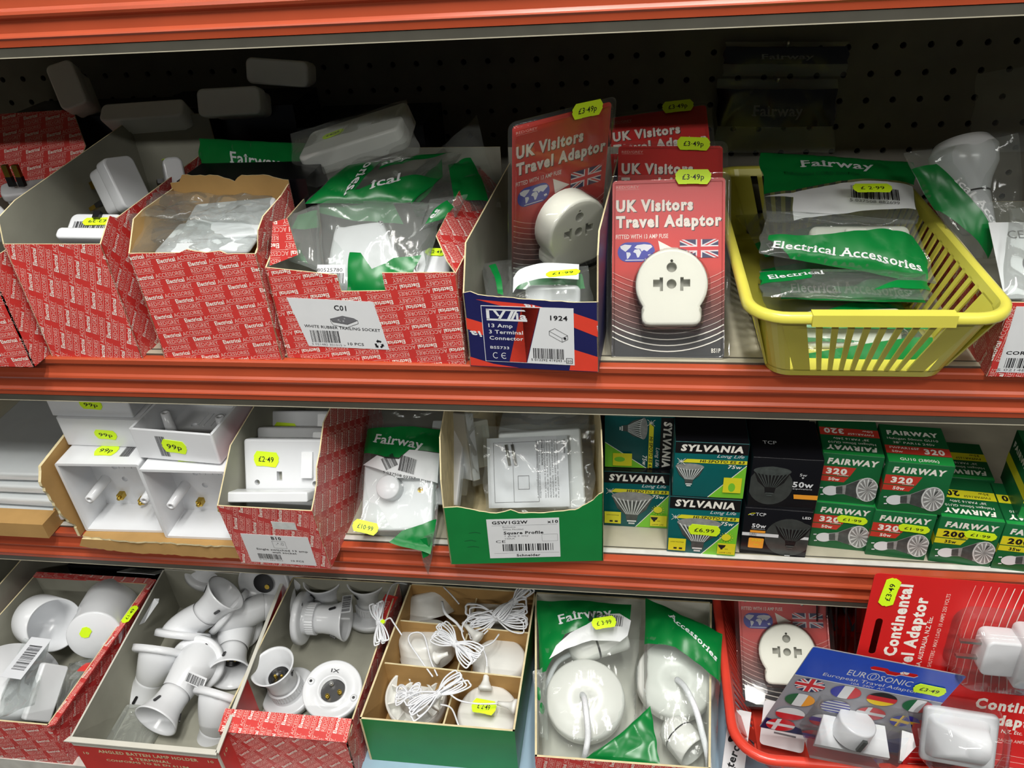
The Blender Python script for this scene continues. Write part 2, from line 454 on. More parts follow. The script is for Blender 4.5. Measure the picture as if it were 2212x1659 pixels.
# ================================================================== the shelving (setting of everything else)
XL, XR = -1.05, 0.95
def shelf(name, label, Z, y_front, lip=True, base=False):
    t = thing(name, label, 'shelf', at(0, y_front, Z))
    b = MB(); box(b, XL, XR, 0.010, YB - .003 - y_front, -0.018, 0, 'blue_paint' if base else 'shelf_paint'); b.build('shelf_board', t)
    if base:
        b = MB(); box(b, XL, XR, 0.0, 0.010, -0.02, 0.0012, 'white_trim'); b.build('front_edge', t)
        b = MB(); box(b, XL, XR, 0.002, 0.012, -0.09, -0.02, 'deep_blue'); b.build('kick_panel', t)
        return t
    b = MB(); P = [(.009, -.0005), (.0015, .0), (.0005, -.0012), (.0008, -.0055), (.0032, -.0075), (.0034, -.0085), (.0022, -.0165), (.0008, -.0185), (.0002, -.0205), (.001, -.0225), (.0038, -.0245), (.0042, -.026), (.0036, -.0325), (.0018, -.0345), (.0014, -.0355), (.0026, -.037), (.003, -.0415), (.009, -.042)]
    n = len(P); vs = [(x, p[0], p[1]) for x in (XL, XR) for p in P]
    b.add(vs, [(i, n + i, n + (i + 1) % n, (i + 1) % n) for i in range(n)] + [list(range(n)), list(range(2 * n - 1, n - 1, -1))], 'orange_rail', None, False)
    o = b.build('price_rail', t); o['label'] = 'orange ribbed plastic price rail'
    b = MB(); box(b, XL, XR, .0035, .010, -.0488, -.0421, 'grey_trim'); box(b, XL, XR, .0032, .0042, -.0488, -.0482, 'shelf_paint'); b.build('lower_trim', t)
    b = MB(); box(b, XL, XR, .0092, .0098, -.004, .0009, 'grey_trim'); box(b, XL, XR, .0098, .0155, .0002, .0012, 'white_trim' if Z == Z2 else 'shelf_paint'); box(b, XL, XR, .0178, .0186, .0002, .0007, 'grey_trim'); b.build('metal_channel', t)
    return t
shelf('shelf', 'topmost shelf of the unit, orange ribbed rail crossing the top of the photo', Z0, 0)
shelf('shelf', 'shelf under the yellow basket and the red travel adaptor cards', Z1, 0)
shelf('shelf', 'shelf carrying the light bulb boxes and the green carton', Z2, 0)
shelf('base_shelf', 'pale blue bottom shelf with white front edge under the lowest cartons', Z3, -0.127, base=True)
# pegboard back with real holes
pg = thing('pegboard', 'dark perforated pegboard panel at the back of the top bay', 'panel', at(0, YB, 0))
b = MB(); S = .0254; hr = .0032
oc = [(math.cos(a) * hr, math.sin(a) * hr) for a in [PI / 8 + PI / 4 * k for k in range(8)]]
sq = [(S / 2, 0), (S / 2, S / 2), (0, S / 2), (-S / 2, S / 2), (-S / 2, 0), (-S / 2, -S / 2), (0, -S / 2), (S / 2, -S / 2)]
oc = [(math.cos(PI / 4 * k) * hr, math.sin(PI / 4 * k) * hr) for k in range(8)]
nx = int((XR - XL) / S)
for i in range(nx):
    for j in range(12):
        cx = XL + S * (i + .5); cz = Z1 + .01 + S * (j + .5)
        vs = [(cx + x, 0, cz + z) for x, z in sq] + [(cx + x, 0, cz + z) for x, z in oc] + [(cx + x, .004, cz + z) for x, z in oc]
        b.add(vs, [(k, (k + 1) % 8, 8 + (k + 1) % 8, 8 + k) for k in range(8)] + [(8 + k, 8 + (k + 1) % 8, 16 + (k + 1) % 8, 16 + k) for k in range(8)], 'pegboard')
o = b.build('perforated_panel', pg)
b = MB(); box(b, XL, XR, .005, .010, Z3, 1.42, 'dark_backing'); b.build('backing_sheet', pg)
b = MB(); box(b, XL, XR, -.001, .0045, Z2 - .2, Z1 - .02, 'pegboard'); box(b, XL, XR, -.001, .0045, Z3, Z2 - .2, 'pegboard'); b.build('lower_panel', pg)
# shop floor far below and the unit's plinth and end panels, so that the unit stands
b = MB(); box(b, -3, 3, -3, .5, -.02, 0, 'grey_trim'); struct(b.build('floor'))
b = MB(); box(b, -3, 3, .36, .42, 0, 2.6, 'shelf_paint'); struct(b.build('wall_back'))
b = MB(); box(b, -3, 3, -3, .42, 2.6, 2.66, 'shelf_paint'); struct(b.build('ceiling'))
b = MB(); box(b, XL, XR, -.10, YB - .002, .002, Z3 - .019, 'grey_trim'); tag(b.build('shelf_plinth'), 'grey steel plinth under the bottom shelf', 'plinth')
for s, nm in ((XL - .012, 'left'), (XR, 'right')):
    b = MB(); box(b, s, s + .012, .0, YB + .012, .003, 1.45, 'grey_trim'); tag(b.build('end_panel'), 'grey steel %s end panel of the shelving unit' % nm, 'panel')

# ================================================================== cartons
def jag(p, amp, seed=1, step=.004):
    """torn edge: the straight run p[0]->p[-1] broken into uneven steps"""
    r = random.Random(seed); out = []
    for a, c in zip(p[:-1], p[1:]):
        L = math.dist(a, c); n = max(1, int(L / step))
        for i in range(n): t = i / n; out.append((a[0] + (c[0] - a[0]) * t + (r.uniform(-1, 1) * amp if i else 0), a[1] + (c[1] - a[1]) * t + (r.uniform(-1, 1) * amp if i else 0)))
    out.append(p[-1]); return out
def xf(o, x, y, z): return frame(V(o), V(x), V(y), V(z))
def panel(mb, X, outline, mo, mi, t=.0012, me='torn_board'):
    o = list(outline)
    a = sum(o[i - 1][0] * o[i][1] - o[i][0] * o[i - 1][1] for i in range(len(o)))
    if a < 0: o = o[::-1]
    n = len(o)
    for tt in tess([o]):
        mb.add([(x, y, 0) for x, y in tt], [(0, 1, 2)], mo, X); mb.add([(x, y, -t) for x, y in tt], [(2, 1, 0)], mi, X)
    mb.add([(x, y, z) for z in (-t, 0) for x, y in o], [(i, (i + 1) % n, n + (i + 1) % n, n + i) for i in range(n)], me, X)
def faces(w, d, lean=0.0):
    return dict(f=xf((0, 0, 0), (1, 0, 0), (0, -lean, math.sqrt(1 - lean * lean)), (0, -math.sqrt(1 - lean * lean), -lean)), r=xf((w, 0, 0), (0, 1, 0), (0, 0, 1), (1, 0, 0)),
                l=xf((0, d, 0), (0, -1, 0), (0, 0, 1), (-1, 0, 0)), b=xf((w, d, 0), (-1, 0, 0), (0, 0, 1), (0, 1, 0)),
                i=xf((w - .0013, d, 0), (0, -1, 0), (0, 0, 1), (-1, 0, 0)), j=xf((.0013, 0, 0), (0, 1, 0), (0, 0, 1), (1, 0, 0)), k=xf((0, d - .0013, 0), (1, 0, 0), (0, 0, 1), (0, -1, 0)))
def carton(name, label, X, w, d, hf, hs, hb, mo='red_card', mi='grey_board', rots={}, front=None, side=None, sider=None, back=None, me='torn_board', k=1.0, t=.0012, lean=0.0, group=None):
    T = thing(name, label, 'box', X, group); F = faces(w, d, lean); mb = MB()
    fo = front or [(0, 0), (w, 0), (w, hf), (0, hf)]
    so = side or [(0, 0), (d, 0), (d, hb), (.015, hs), (0, hf)]       # y, z seen from the right
    sr = sider or so
    bo = back or [(0, 0), (w, 0), (w, hb), (0, hb)]
    panel(mb, F['f'], fo, mo, mi, t, me); panel(mb, F['r'], sr, mo, mi, t, me)
    panel(mb, F['l'], [(d - a, c) for a, c in so][::-1], mo, mi, t, me); panel(mb, F['b'], [(w - a, c) for a, c in bo][::-1], mo, mi, t, me)
    box(mb, .001, w - .001, .001, d - .001, 0, .0012, mi)
    for f, r in rots.items():
        o = {'f': fo, 'r': sr, 'l': [(d - a, c) for a, c in so][::-1], 'b': [(w - a, c) for a, c in bo][::-1], 'i': [(d - a, c) for a, c in sr][::-1], 'j': so, 'k': bo}[f]
        dress(mb, F[f], [list(q) for q in tess([o])] if len(o) > 4 or f in 'ij' else o, r, k)
    mb.build('tray', T); return T, F
def onbox(BL, BR, z, hgt=None):
    a = PZ(BL[0], BL[1], z); c = PZ(BR[0], BR[1], z); x = (c - a); w = x.length
    return frame(a, x.normalized(), V((0, 0, 1)).cross(x.normalized()), V((0, 0, 1))), w
def label_part(T, X, outline, inks, name='printed_label', lab=None, m='label_white', z=.0003):
    mb = MB(); plate(mb, outline, .00015, z, m, X)
    for tr, mm in inks: ink(mb, tr, mm, X, z + .0001)
    o = mb.build(name, T)
    if lab: o['label'] = lab
    return o
def flap(T, X, outline, rot=None, mo='red_card', mi='grey_board', rin=None):
    mb = MB(); panel(mb, X, outline, mo, mi, .001)
    if rot is not None: dress(mb, X, [list(q) for q in tess([outline])], rot)
    if rin is not None: dress(mb, X @ Matrix.Translation((0, 0, -.0011)) @ Matrix.Rotation(PI, 4, 'X'), [[(x, -y) for x, y in q][::-1] for q in tess([outline])], rin)
    return mb.build('flap', T)

# ---- the row on the shelf of the yellow basket
# far-left carton, cut by the frame
X0 = frame(PZ(74, 793, Z1) - V((.10, 0, 0)), V((1, 0, 0)), V((0, 1, 0)), V((0, 0, 1)))
T, Fc = carton('red_carton', 'red printed carton at the left edge of the photo, beside another red carton', X0, .10, .22, .088, .1, .1, rots={'f': 8, 'r': 52})
label_part(T, Fc['f'] , [(.02, .012), (.073, .011), (.071, .058), (.02, .060)], [(bars(.03, .016, .03, .012), 'ink')])
# carton 1: grey inside, white adaptors in it
X1, w = onbox((112, 769), (308, 774), Z1)
T, Fc = carton('red_carton', 'open red carton holding white plug adaptors, print turned on its side', X1, w, .215, .1075, .14, .155, rots={'f': 72, 'r': 40},
               side=[(0, 0), (.215, 0), (.215, .150), (.03, .134), (.006, .128), (0, .1075)], sider=[(0, 0), (.215, 0), (.215, .125), (.03, .118), (.022, .123), (0, .1075)])
# carton 2
X2, w = onbox((355, 772), (611, 777), Z1)
T2, Fc = carton('red_carton', 'red carton with clear bags of white plates and a torn cardboard back', X2, w, .088, .098, .12, .128, mi='brown_board', rots={'f': 8, 'r': 50},
               side=[(0, 0), (.088, 0), (.088, .122), (.035, .122), (.020, .120), (0, .098)], sider=[(0, 0), (.088, 0), (.088, .125), (.04, .116), (0, .098)],
               front=[(0, 0), (w, 0), (w, .098), (.085, .098), (.08, .1005), (.068, .099), (.058, .1005), (.052, .102), (.045, .099), (0, .0985)],
               back=jag([(0, 0), (w, 0)], 0) + jag([(w, .128), (.8 * w, .133), (.62 * w, .133), (.55 * w, .1275), (.42 * w, .133), (.12 * w, .134), (.08 * w, .128), (0, .127)], .0006, 4))
flap(T2, xf((w, .004, .098), (.25, .93, .28), (.10, -.30, .94), (.96, -.2, -.17)), [(0, 0), (.052, .0), (.045, .022), (.018, .022), (.008, .016)], 48, 'red_card')
# C01 carton with the notch
X3, w = onbox((621, 772), (1007, 787), Z1)
T3, Fc = carton('red_carton', 'red carton labelled white rubber trailing socket, notch cut in its front', X3, w, .20, .083, .11, .12, mi='grey_board', rots={'f': 188, 'r': 60, 'i': 40},
               front=[(0, 0), (w, 0), (w, .083), (.098, .0815), (.0985, .066), (.061, .0645), (.060, .079), (0, .0845)],
               side=[(0, 0), (.2, 0), (.2, .115), (.05, .105), (0, .0845)], sider=[(0, 0), (.2, 0), (.2, .084), (0, .083)])
lt = [(.001, .057), (.0865, .0535), (.087, .012), (.0165, .0105)]
lt = [(.0125, .058), (.0865, .056), (.0935, .0115), (.0225, .0125)]
ik = [(text('C01', .052, .0475, .0048, .0105, bold=.02, rot=-2), 'ink'), (text('WHITE RUBBER TRAILING SOCKET', .0225, .0308, .0027, .066, bold=.012, rot=-2), 'ink'), (bars(.0265, .0165, .026, .0115, 5), 'ink'),
      (text('5 021482 301015 >', .0258, .0138, .0021, .030, rot=-1), 'ink_grey'), (text('10 PCS', .058, .0148, .0026, .014, bold=.012, rot=-1), 'ink')]
# drawing of the socket
P = [(.047, .0395), (.058, .0425), (.0675, .0405), (.0705, .0385), (.061, .0345), (.0485, .0365)]
ik.append((poly(P[:] if True else P), 'ink_grey')); Q = [(.047, .0395), (.0485, .0365), (.061, .0345), (.0705, .0385), (.0705, .0355), (.060, .0315), (.0485, .0335), (.047, .0365)]
ik.append((arc2(Q + [Q[0]], .00035), 'ink')); ik += [(poly(circ(.0008, 8, x, y)), 'label_white') for x, y in ((.054, .0385), (.058, .0375), (.0595, .0398), (.0555, .0372))]
for a in (90, 210, 330):          # recycling mark
    c = V((.0855, .0165)); R_ = math.radians(a)
    pts = [(c.x + .0030 * math.cos(R_ + q), c.y + .0030 * math.sin(R_ + q)) for q in (-.75, -.3, .15)]
    ik.append((arc2(pts, .0018), 'ink')); e = (c.x + .0030 * math.cos(R_ + .15), c.y + .0030 * math.sin(R_ + .15)); d_ = R_ + .15 + PI / 2
    ik.append((poly([(e[0] + .0018 * math.cos(R_), e[1] + .0018 * math.sin(R_)), (e[0] + .0019 * math.cos(d_), e[1] + .0019 * math.sin(d_)), (e[0] - .0018 * math.cos(R_), e[1] - .0018 * math.sin(R_))]), 'ink'))
label_part(T3, Fc['f'], lt, ik)
flap(T3, xf((w + .0004, .0, .0815), (0, 1, 0), (-.62, 0, .785), (.785, 0, .62)), [(.0005, .001), (.19, .001), (.185, .030), (.11, .034), (.02, .030), (.004, .012)], 60)
flap(T3, xf((.002, .004, .084), (.78, .35, .45), (-.42, .1, .9), (.3, -.9, .25)), [(0, 0), (.026, -.006), (.034, .022), (.022, .026)], 150)
# Lyvia carton
X4, w = onbox((1016, 790), (1293, 804), Z1)
T4, F4 = carton('navy_carton', 'worn navy and red carton for 13 amp 3 terminal connectors', X4, w, .20, .066, .11, .12, mo='navy', mi='grey_board',
               front=[(0, 0)] + [(w, 0), (w, .0625)] + jag([(.087, .0615), (.06, .0625), (.02, .0645)], .0004, 9) + [(.012, .0655), (.006, .068), (0, .0665)],
               side=[(0, 0), (.2, 0), (.2, .105), (.02, .10), (0, .0665)], sider=[(0, 0), (.2, 0), (.2, .115), (.012, .115), (.002, .1), (.0, .0625)])
mb = MB(); fc = F4['f']; cl = rect(.0005, .0005, w - .0005, .0615)
for P in ([(.0, .045), (.017, .040), (.017, .028), (.0, .035)], [(0, .009), (.02, .003), (.045, 0), (0, 0)], [(.085, .053), (w, .046), (w, .032), (.086, .040)], [(.086, .020), (w, .014), (w, .0), (.082, 0)], [(.010, .0615), (.055, .0585), (.07, .0545), (.03, .0565)]):
    ink(mb, poly(P if sum(P[i - 1][0] * P[i][1] - P[i][0] * P[i - 1][1] for i in range(len(P))) > 0 else P[::-1]), 'lyv_red', fc, .0001, cl)
for x, y, r_ in ((.0125, .033, 180), (.1035, .0375, -10), (.058, .0575, 172)): ink(mb, text('ia', x, y, .0055, .010, bold=.03, rot=r_, shear=-.2), 'label_white', fc, .0002, cl)
mb.build('outer_print', T4)
lx0, ly0, lx1, ly1 = .0135, .0055, .0865, .0565
ik = [(poly([(lx0 + .0005, ly0 + .0005), (.048, ly0 + .0005), (.0605, ly1 - .0005), (lx0 + .0005, ly1 - .0005)]), 'navy'), (poly([(.0335, ly0 + .0005), (.0475, ly0 + .0005), (.060, ly1 - .0005), (.046, ly1 - .0005)]), 'lyv_red')]
lab = label_part(T4, fc, rect(lx0, ly0, lx1, ly1), ik, z=.0003)
mb = MB(); Z_ = .0005
W_ = 'label_white'
for P in ([(.0175, .0445), (.020, .0445), (.020, .0535), (.0175, .0535)], [(.0175, .0435), (.050, .0435), (.050, .0452), (.0175, .0452)], [(.0175, .0525), (.049, .0525), (.048, .0538), (.0175, .0538)],
          [(.023, .0524), (.0255, .0524), (.0285, .0475), (.0265, .0475)], [(.031, .0524), (.0333, .0524), (.0285, .0445), (.0262, .0445)], [(.034, .0452), (.0365, .0452), (.040, .0524), (.0375, .0524)], [(.037, .0452), (.039, .0452), (.0425, .0524), (.0405, .0524)]):
    ink(mb, poly(P), W_, fc, Z_)
ink(mb, text('ia', .0412, .0455, .0058, .0085, bold=.03), W_, fc, Z_)
for s, y, h_, ww in (('13 Amp', .0375, .0034, .0195), ('3 Terminal', .0318, .0034, .0275), ('Connector', .0262, .0034, .0275), ('BS5733', .0178, .0025, .0155)): ink(mb, text(s, .0185, y, h_, ww, bold=.014), W_, fc, Z_)
for cx in (.0225, .0295):
    a = [(cx + .0022 * math.cos(q), .0115 + .0026 * math.sin(q)) for q in np.linspace(.9, 5.4, 12)]; ink(mb, arc2(a, .0006), W_, fc, Z_)
ink(mb, R4(.0273, .0112, .0305, .0118), W_, fc, Z_)
ink(mb, text('1924', .0682, .0458, .0042, .0135, bold=.02), 'ink', fc, Z_)
for a in ([(.067, .036), (.067, .0325), (.077, .0265), (.077, .030), (.067, .036), (.0715, .0385), (.0815, .0325), (.077, .030)], [(.0815, .0325), (.0815, .029), (.077, .0265)]): ink(mb, arc2(a, .0003), 'ink', fc, Z_)
ink(mb, poly(circ(.0011, 10, .0793, .0298)), 'ink', fc, Z_)
ink(mb, bars(.0535, .0105, .025, .0095, 11), 'ink', fc, Z_); ink(mb, text('5 012292 419243 >', .0515, .0082, .0021, .028), 'ink', fc, Z_)
ink(mb, arc2([(.080, .0072), (.0848, .0072), (.0848, .0118), (.080, .0118), (.080, .0072)], .0004), 'ink', fc, Z_); ink(mb, text('20', .0805, .0082, .0022, .0038), 'ink', fc, Z_)
o = mb.build('label_print', lab)

# CORDGRIP carton at the right edge
X5, w = onbox((2090, 812), (2212, 815), Z1); w = .13; X5 = Matrix.Translation((.013, 0, 0)) @ X5
T5, Fc = carton('red_carton', 'red carton labelled cordgrip at the right edge beside the yellow basket', X5, w, .20, .0620, .062, .062, rots={'f': 82, 'l': 70})
label_part(T5, Fc['f'], [(.006, .004), (.10, .004), (.10, .0590), (.0055, .0590)], [(text('CORDGRIP', .0085, .0195, .0030, .031, bold=.02), 'ink'), (bars(.010, .008, .034, .0085, 6), 'ink'), (text('5 021482 401', .006, .0052, .0022, .032), 'ink_grey')])

# ================================================================== yellow basket
def basket(name, label, X, wb, db, wt, dt, h, mt, nfront, nside, ox=0.0, fr=.02, r=.022, rimw=.006, spn=.9):
    """tapered slotted plastic basket: base centred, rim wider; slots are real gaps between ribs"""
    T = thing(name, label, 'basket', X); n = 8
    def ring(t, k=n):
        w_ = wb + (wt - wb) * t; d_ = db + (dt - db) * t; return rrect(w_, d_, r * (.7 + .3 * t), k, ox * t, 0)
    mb = MB(); t_ = .0016
    # floor, lower band, upper band as shells
    def band(t0, t1):
        a, c = ring(t0), ring(t1); ai, ci = inset(a, t_), inset(c, t_); k = len(a)
        vs = [(x, y, h * t0) for x, y in a] + [(x, y, h * t1) for x, y in c] + [(x, y, h * t1) for x, y in ci] + [(x, y, h * t0) for x, y in ai]
        fs = [];
        for q in range(4):
            for i in range(k): j = (i + 1) % k; p, s = q * k, ((q + 1) % 4) * k; fs.append((p + i, p + j, s + j, s + i))
        mb.add(vs, fs, mt, None, False)
    band(0, .10); band(.90, 1.0)
    plate(mb, ring(0), 0, .0018, mt)
    # lower step
    mb.build('body', T)
    mb = MB()
    def rib(p0, p1, q0, q1, nrm):
        vs = [V((*p0, h * .08)), V((*p1, h * .08)), V((*q1, h * .92)), V((*q0, h * .92))]; nv = V((*nrm, 0)) * -t_
        vs += [v + nv for v in vs]; mb.add(vs, [(0, 1, 2, 3), (7, 6, 5, 4), (0, 4, 5, 1), (1, 5, 6, 2), (2, 6, 7, 3), (3, 7, 4, 0)], mt)
    def side(ax, sgn, n_, w0, w1, o0, o1, k):
        for i in range(n_ + 1):
            # n_ slots -> n_-1 inner ribs plus wide ends
            if 0 < i < n_:
                c = (-1 + 2 * i / n_) * spn; hw = .42 * spn / n_
                a, e = (c - hw), (c + hw)
            elif i == 0: a, e = -1.16, -spn + .42 * spn / n_
            else: a, e = spn - .42 * spn / n_, 1.16
            P = [(a * w0, o0), (e * w0, o0), (a * w1 , o1), (e * w1 , o1)]
            if ax == 'x': pts = [(p, sgn * q) for p, q in P]; pts = [(x + (ox if j > 1 else 0), y) for j, (x, y) in enumerate(pts)]; rib(*pts[:2], *pts[2:], (0, sgn))
            else: pts = [(sgn * q, p) for p, q in P]; pts = [(x + (ox if j > 1 else 0), y) for j, (x, y) in enumerate(pts)]; rib(*pts[:2], *pts[2:], (sgn, 0))
    k0 = .08; k1 = .92
    W0, W1 = wb + (wt - wb) * k0, wb + (wt - wb) * k1; D0, D1 = db + (dt - db) * k0, db + (dt - db) * k1
    for s in (-1, 1):
        side('x', s, nfront, W0 / 2 - r * 1.1, W1 / 2 - r * 1.1, D0 / 2, D1 / 2, 0)
        side('y', s, nside, D0 / 2 - r * 1.1, D1 / 2 - r * 1.1, W0 / 2, W1 / 2, 0)
    # solid corner posts
    a, c = ring(k0), ring(k1); k = len(a)
    for q in range(4):
        ids = [q * (n + 1) + i for i in range(n + 1)]
        for i in range(n):
            i0, i1 = ids[i], ids[i + 1]; vs = [(*a[i0], h * k0), (*a[i1], h * k0), (*c[i1], h * k1), (*c[i0], h * k1)]
            mb.add(vs, [(0, 1, 2, 3), (3, 2, 1, 0)] if False else [(0, 1, 2, 3)], mt, None, True)
    mb.build('slotted_sides', T)
    mb = MB(); o = ring(1.0); kk = len(o); P = []
    for off, dz in ((-.001, -.006), (rimw * .9, -.006), (rimw, -.0045), (rimw * .9, 0), (rimw * .5, .0016), (0, .0012), (-.0016, 0)): P.append([(x, y, h + dz) for x, y in inset(o, -off)])
    vs = [p for rr in P for p in rr]; fs = []
    for q in range(len(P) - 1):
        for i in range(kk): j = (i + 1) % kk; fs.append((q * kk + i, q * kk + j, (q + 1) * kk + j, (q + 1) * kk + i))
    mb.add(vs, fs, mt, None, True)
    mb.build('rim', T)
    return T
YBX = at(.1725, .125, Z1 + .0002, 0.5)
yb = basket('plastic_basket', 'yellow slotted plastic basket full of bagged accessories on the middle of three shelves', YBX, .130, .262, .1705, .315, .068, 'yellow_basket', 9, 17, r=.024)
mb = MB(); box(mb, -.047, .047, -.1655, -.1565, .0615, .0705, 'yellow_basket'); mb.build('handle_grip', yb)
# ================================================================== bags of clear film
from mathutils import noise
def sheet(c4, bulge=0.0, seed=0, amp=0.002, sc=28):
    A, B, Cc, Dd = (V(p) for p in c4)          # bl, br, tr, tl
    n = (B - A).cross(Dd - A); n.normalize()
    def fn(s, t, z=0.0):
        p = A * ((1 - s) * (1 - t)) + B * (s * (1 - t)) + Cc * (s * t) + Dd * ((1 - s) * t)
        e = max(0.0, 16 * s * (1 - s) * t * (1 - t)); q = min(1.0, e * 3)
        w_ = noise.noise(V((p.x * sc + seed * 3.1, p.y * sc, p.z * sc)))
        r_ = abs(noise.noise(V((p.x * sc * 1.7 + seed * 7.7, p.y * sc * 1.7, p.z * sc * .8)))) - .2
        f = bulge * e ** .55 + amp * (w_ + r_ * 1.2) * (.35 + .65 * q)
        return p + n * (f + z)
    return fn, n
WAVE = lambda y0, y1, x0, x1, n=14, k=1.0: [(x0 + (x1 - x0) * i / n, y0 + (y1 - y0) * (3 * (i / n) ** 2 - 2 * (i / n) ** 3) * k) for i in range(n + 1)]
def bag(name, label, c4, W, H, bulge=.008, prints=(), seed=0, fm='clear_film', amp=.002, group=None, nx=26, ny=26, sc=28, back=True, T=None, film_name='film', edge=0.03):
    """a sealed polythene bag: bulging front sheet, flatter back sheet, printing that follows the sheet.
    c4 = world corners bl, br, tr, tl of the sealed edge; prints = [(triangles in a W x H frame, material)]"""
    if T is None: T = thing(name, label, 'bag', Matrix.Translation(sum((V(p) for p in c4), V()) / 4), group)
    fn, n = sheet(c4, bulge, seed, amp, sc); fb, _ = sheet(c4, -bulge * .7, seed + 5, amp * .8, sc); mb = MB()
    def wob(s, t):
        a = noise.noise(V((t * 4 + seed, 2.2, 0))) * edge; b_ = noise.noise(V((s * 4, seed + 1.7, 0))) * edge
        return s + a * (2 * s - 1), t + b_ * (2 * t - 1)
    for f_, k in ((fn, 0), (fb, 1)):
        if k and not back: break
        vs = [f_(*wob(i / nx, j / ny)) for j in range(ny + 1) for i in range(nx + 1)]
        fs = [(j * (nx + 1) + i, j * (nx + 1) + i + 1, (j + 1) * (nx + 1) + i + 1, (j + 1) * (nx + 1) + i) for j in range(ny) for i in range(nx)]
        mb.add(vs, fs if not k else [q[::-1] for q in fs], fm, None, True)
    for q, pr_ in enumerate(prints):
        T2, mm = pr_[:2]; sz = max(W, H) / 30
        big = tint_tris(T2, sz)
        ff = fb if len(pr_) > 2 and pr_[2] == 'back' else fn
        ink(mb, big, mm, None, (.0003 + .0003 * q) * (-1 if ff is fb else 1), fn=lambda x, y, z, ff=ff: ff(*wob(x / W, y / H), z))
    mb.build(film_name, T, True); return T
def P4(*a): return [PY(*p) for p in a]
def fairway(W, H, top=.26, bot=.16, wordx=.2, words='Fairway', bottomword='Electrical Accessories', barcode=True, wave=.05):
    """the green-banded print of these bags: word on the upper band, a wavy white panel, a lower band"""
    up = [(0, H)] + WAVE(H * (1 - top), H * (1 - top - wave), 0, W) + [(W, H)]
    lo = [(0, 0), (W, 0)] + WAVE(H * (bot * 1.5), H * bot * .6, W, 0)
    P = [(poly(up[::-1] if False else up), 'fair_green'), (poly(lo), 'fair_green')]
    P.append((text(words, W * wordx, H * (1 - top * .62), H * top * .30, W * .52, serif=True), 'label_white'))
    if bottomword: P.append((text(bottomword, W * .06, H * bot * .28, H * bot * .42, W * .86, serif=True), 'label_white'))
    return P

# ================================================================== plugs and adaptors
def make_block(name, label, X, w=.052, h=.045, d=.03, m='white_plastic', pins=True, group=None, cat='adaptor', r=.006):
    """white plug-in adaptor: rounded block with a raised back shell and three pins"""
    T = thing(name, label, cat, X, group)
    mb = MB(); rbox(mb, w, h, -d * .45, 0, r, .002, m, None, w / 2, h / 2); rbox(mb, w * .9, h * .9, -d, -d * .4, r, .003, m, None, w / 2, h / 2)
    mb.build('shell', T)
    if pins:
        for px, py, pw, ph in ((w / 2, h * .80, .004, .0075), (w / 2 - .011, h * .36, .006, .004), (w / 2 + .011, h * .36, .006, .004)):
            mb = MB(); box(mb, px - pw / 2, px + pw / 2, py - ph / 2, py + ph / 2, -d - .010, -d + .001, 'black_plastic'); pn = mb.build('pin', T); mb = MB(); box(mb, px - pw / 2 + .0003, px + pw / 2 - .0003, py - ph / 2 + .0003, py + ph / 2 - .0003, -d - .020, -d - .010, 'brass')
            mb.build('brass_tip', pn)
    return T
def edges(bl, br, tl):
    """frame from three points: x along bl->br, y towards tl; returns frame, width, height"""
    bl, br, tl = V(bl), V(br), V(tl); x = (br - bl); w = x.length; x.normalize(); y = (tl - bl); z = x.cross(y).normalized(); y2 = z.cross(x)
    return frame(bl, x, y2, z), w, y.dot(y2)

gradm = bpy.data.materials.new('card_print'); gradm.use_nodes = True
def _grad():
    nt = gradm.node_tree; b = nt.nodes['Principled BSDF']; tc = nt.nodes.new('ShaderNodeTexCoord'); sp = nt.nodes.new('ShaderNodeSeparateXYZ')
    mr = nt.nodes.new('ShaderNodeMapRange'); mr.inputs[1].default_value = 0.0; mr.inputs[2].default_value = .145
    cr = nt.nodes.new('ShaderNodeValToRGB'); el = cr.color_ramp.elements
    el[0].position = 0.0; el[0].color = lin((36, 38, 42)) + (1,); el[1].position = .50; el[1].color = lin((200, 44, 32)) + (1,)
    e = el.new(.12); e.color = lin((40, 36, 40)) + (1,); e = el.new(.30); e.color = lin((110, 44, 34)) + (1,); e = el.new(.75); e.color = lin((206, 32, 32)) + (1,)
    nt.links.new(tc.outputs['Object'], sp.inputs[0]); nt.links.new(sp.outputs[1], mr.inputs[0]); nt.links.new(mr.outputs[0], cr.inputs[0]); nt.links.new(cr.outputs[0], b.inputs['Base Color'])
    b.inputs['Roughness'].default_value = .35
_grad(); MATS['card_print'] = gradm

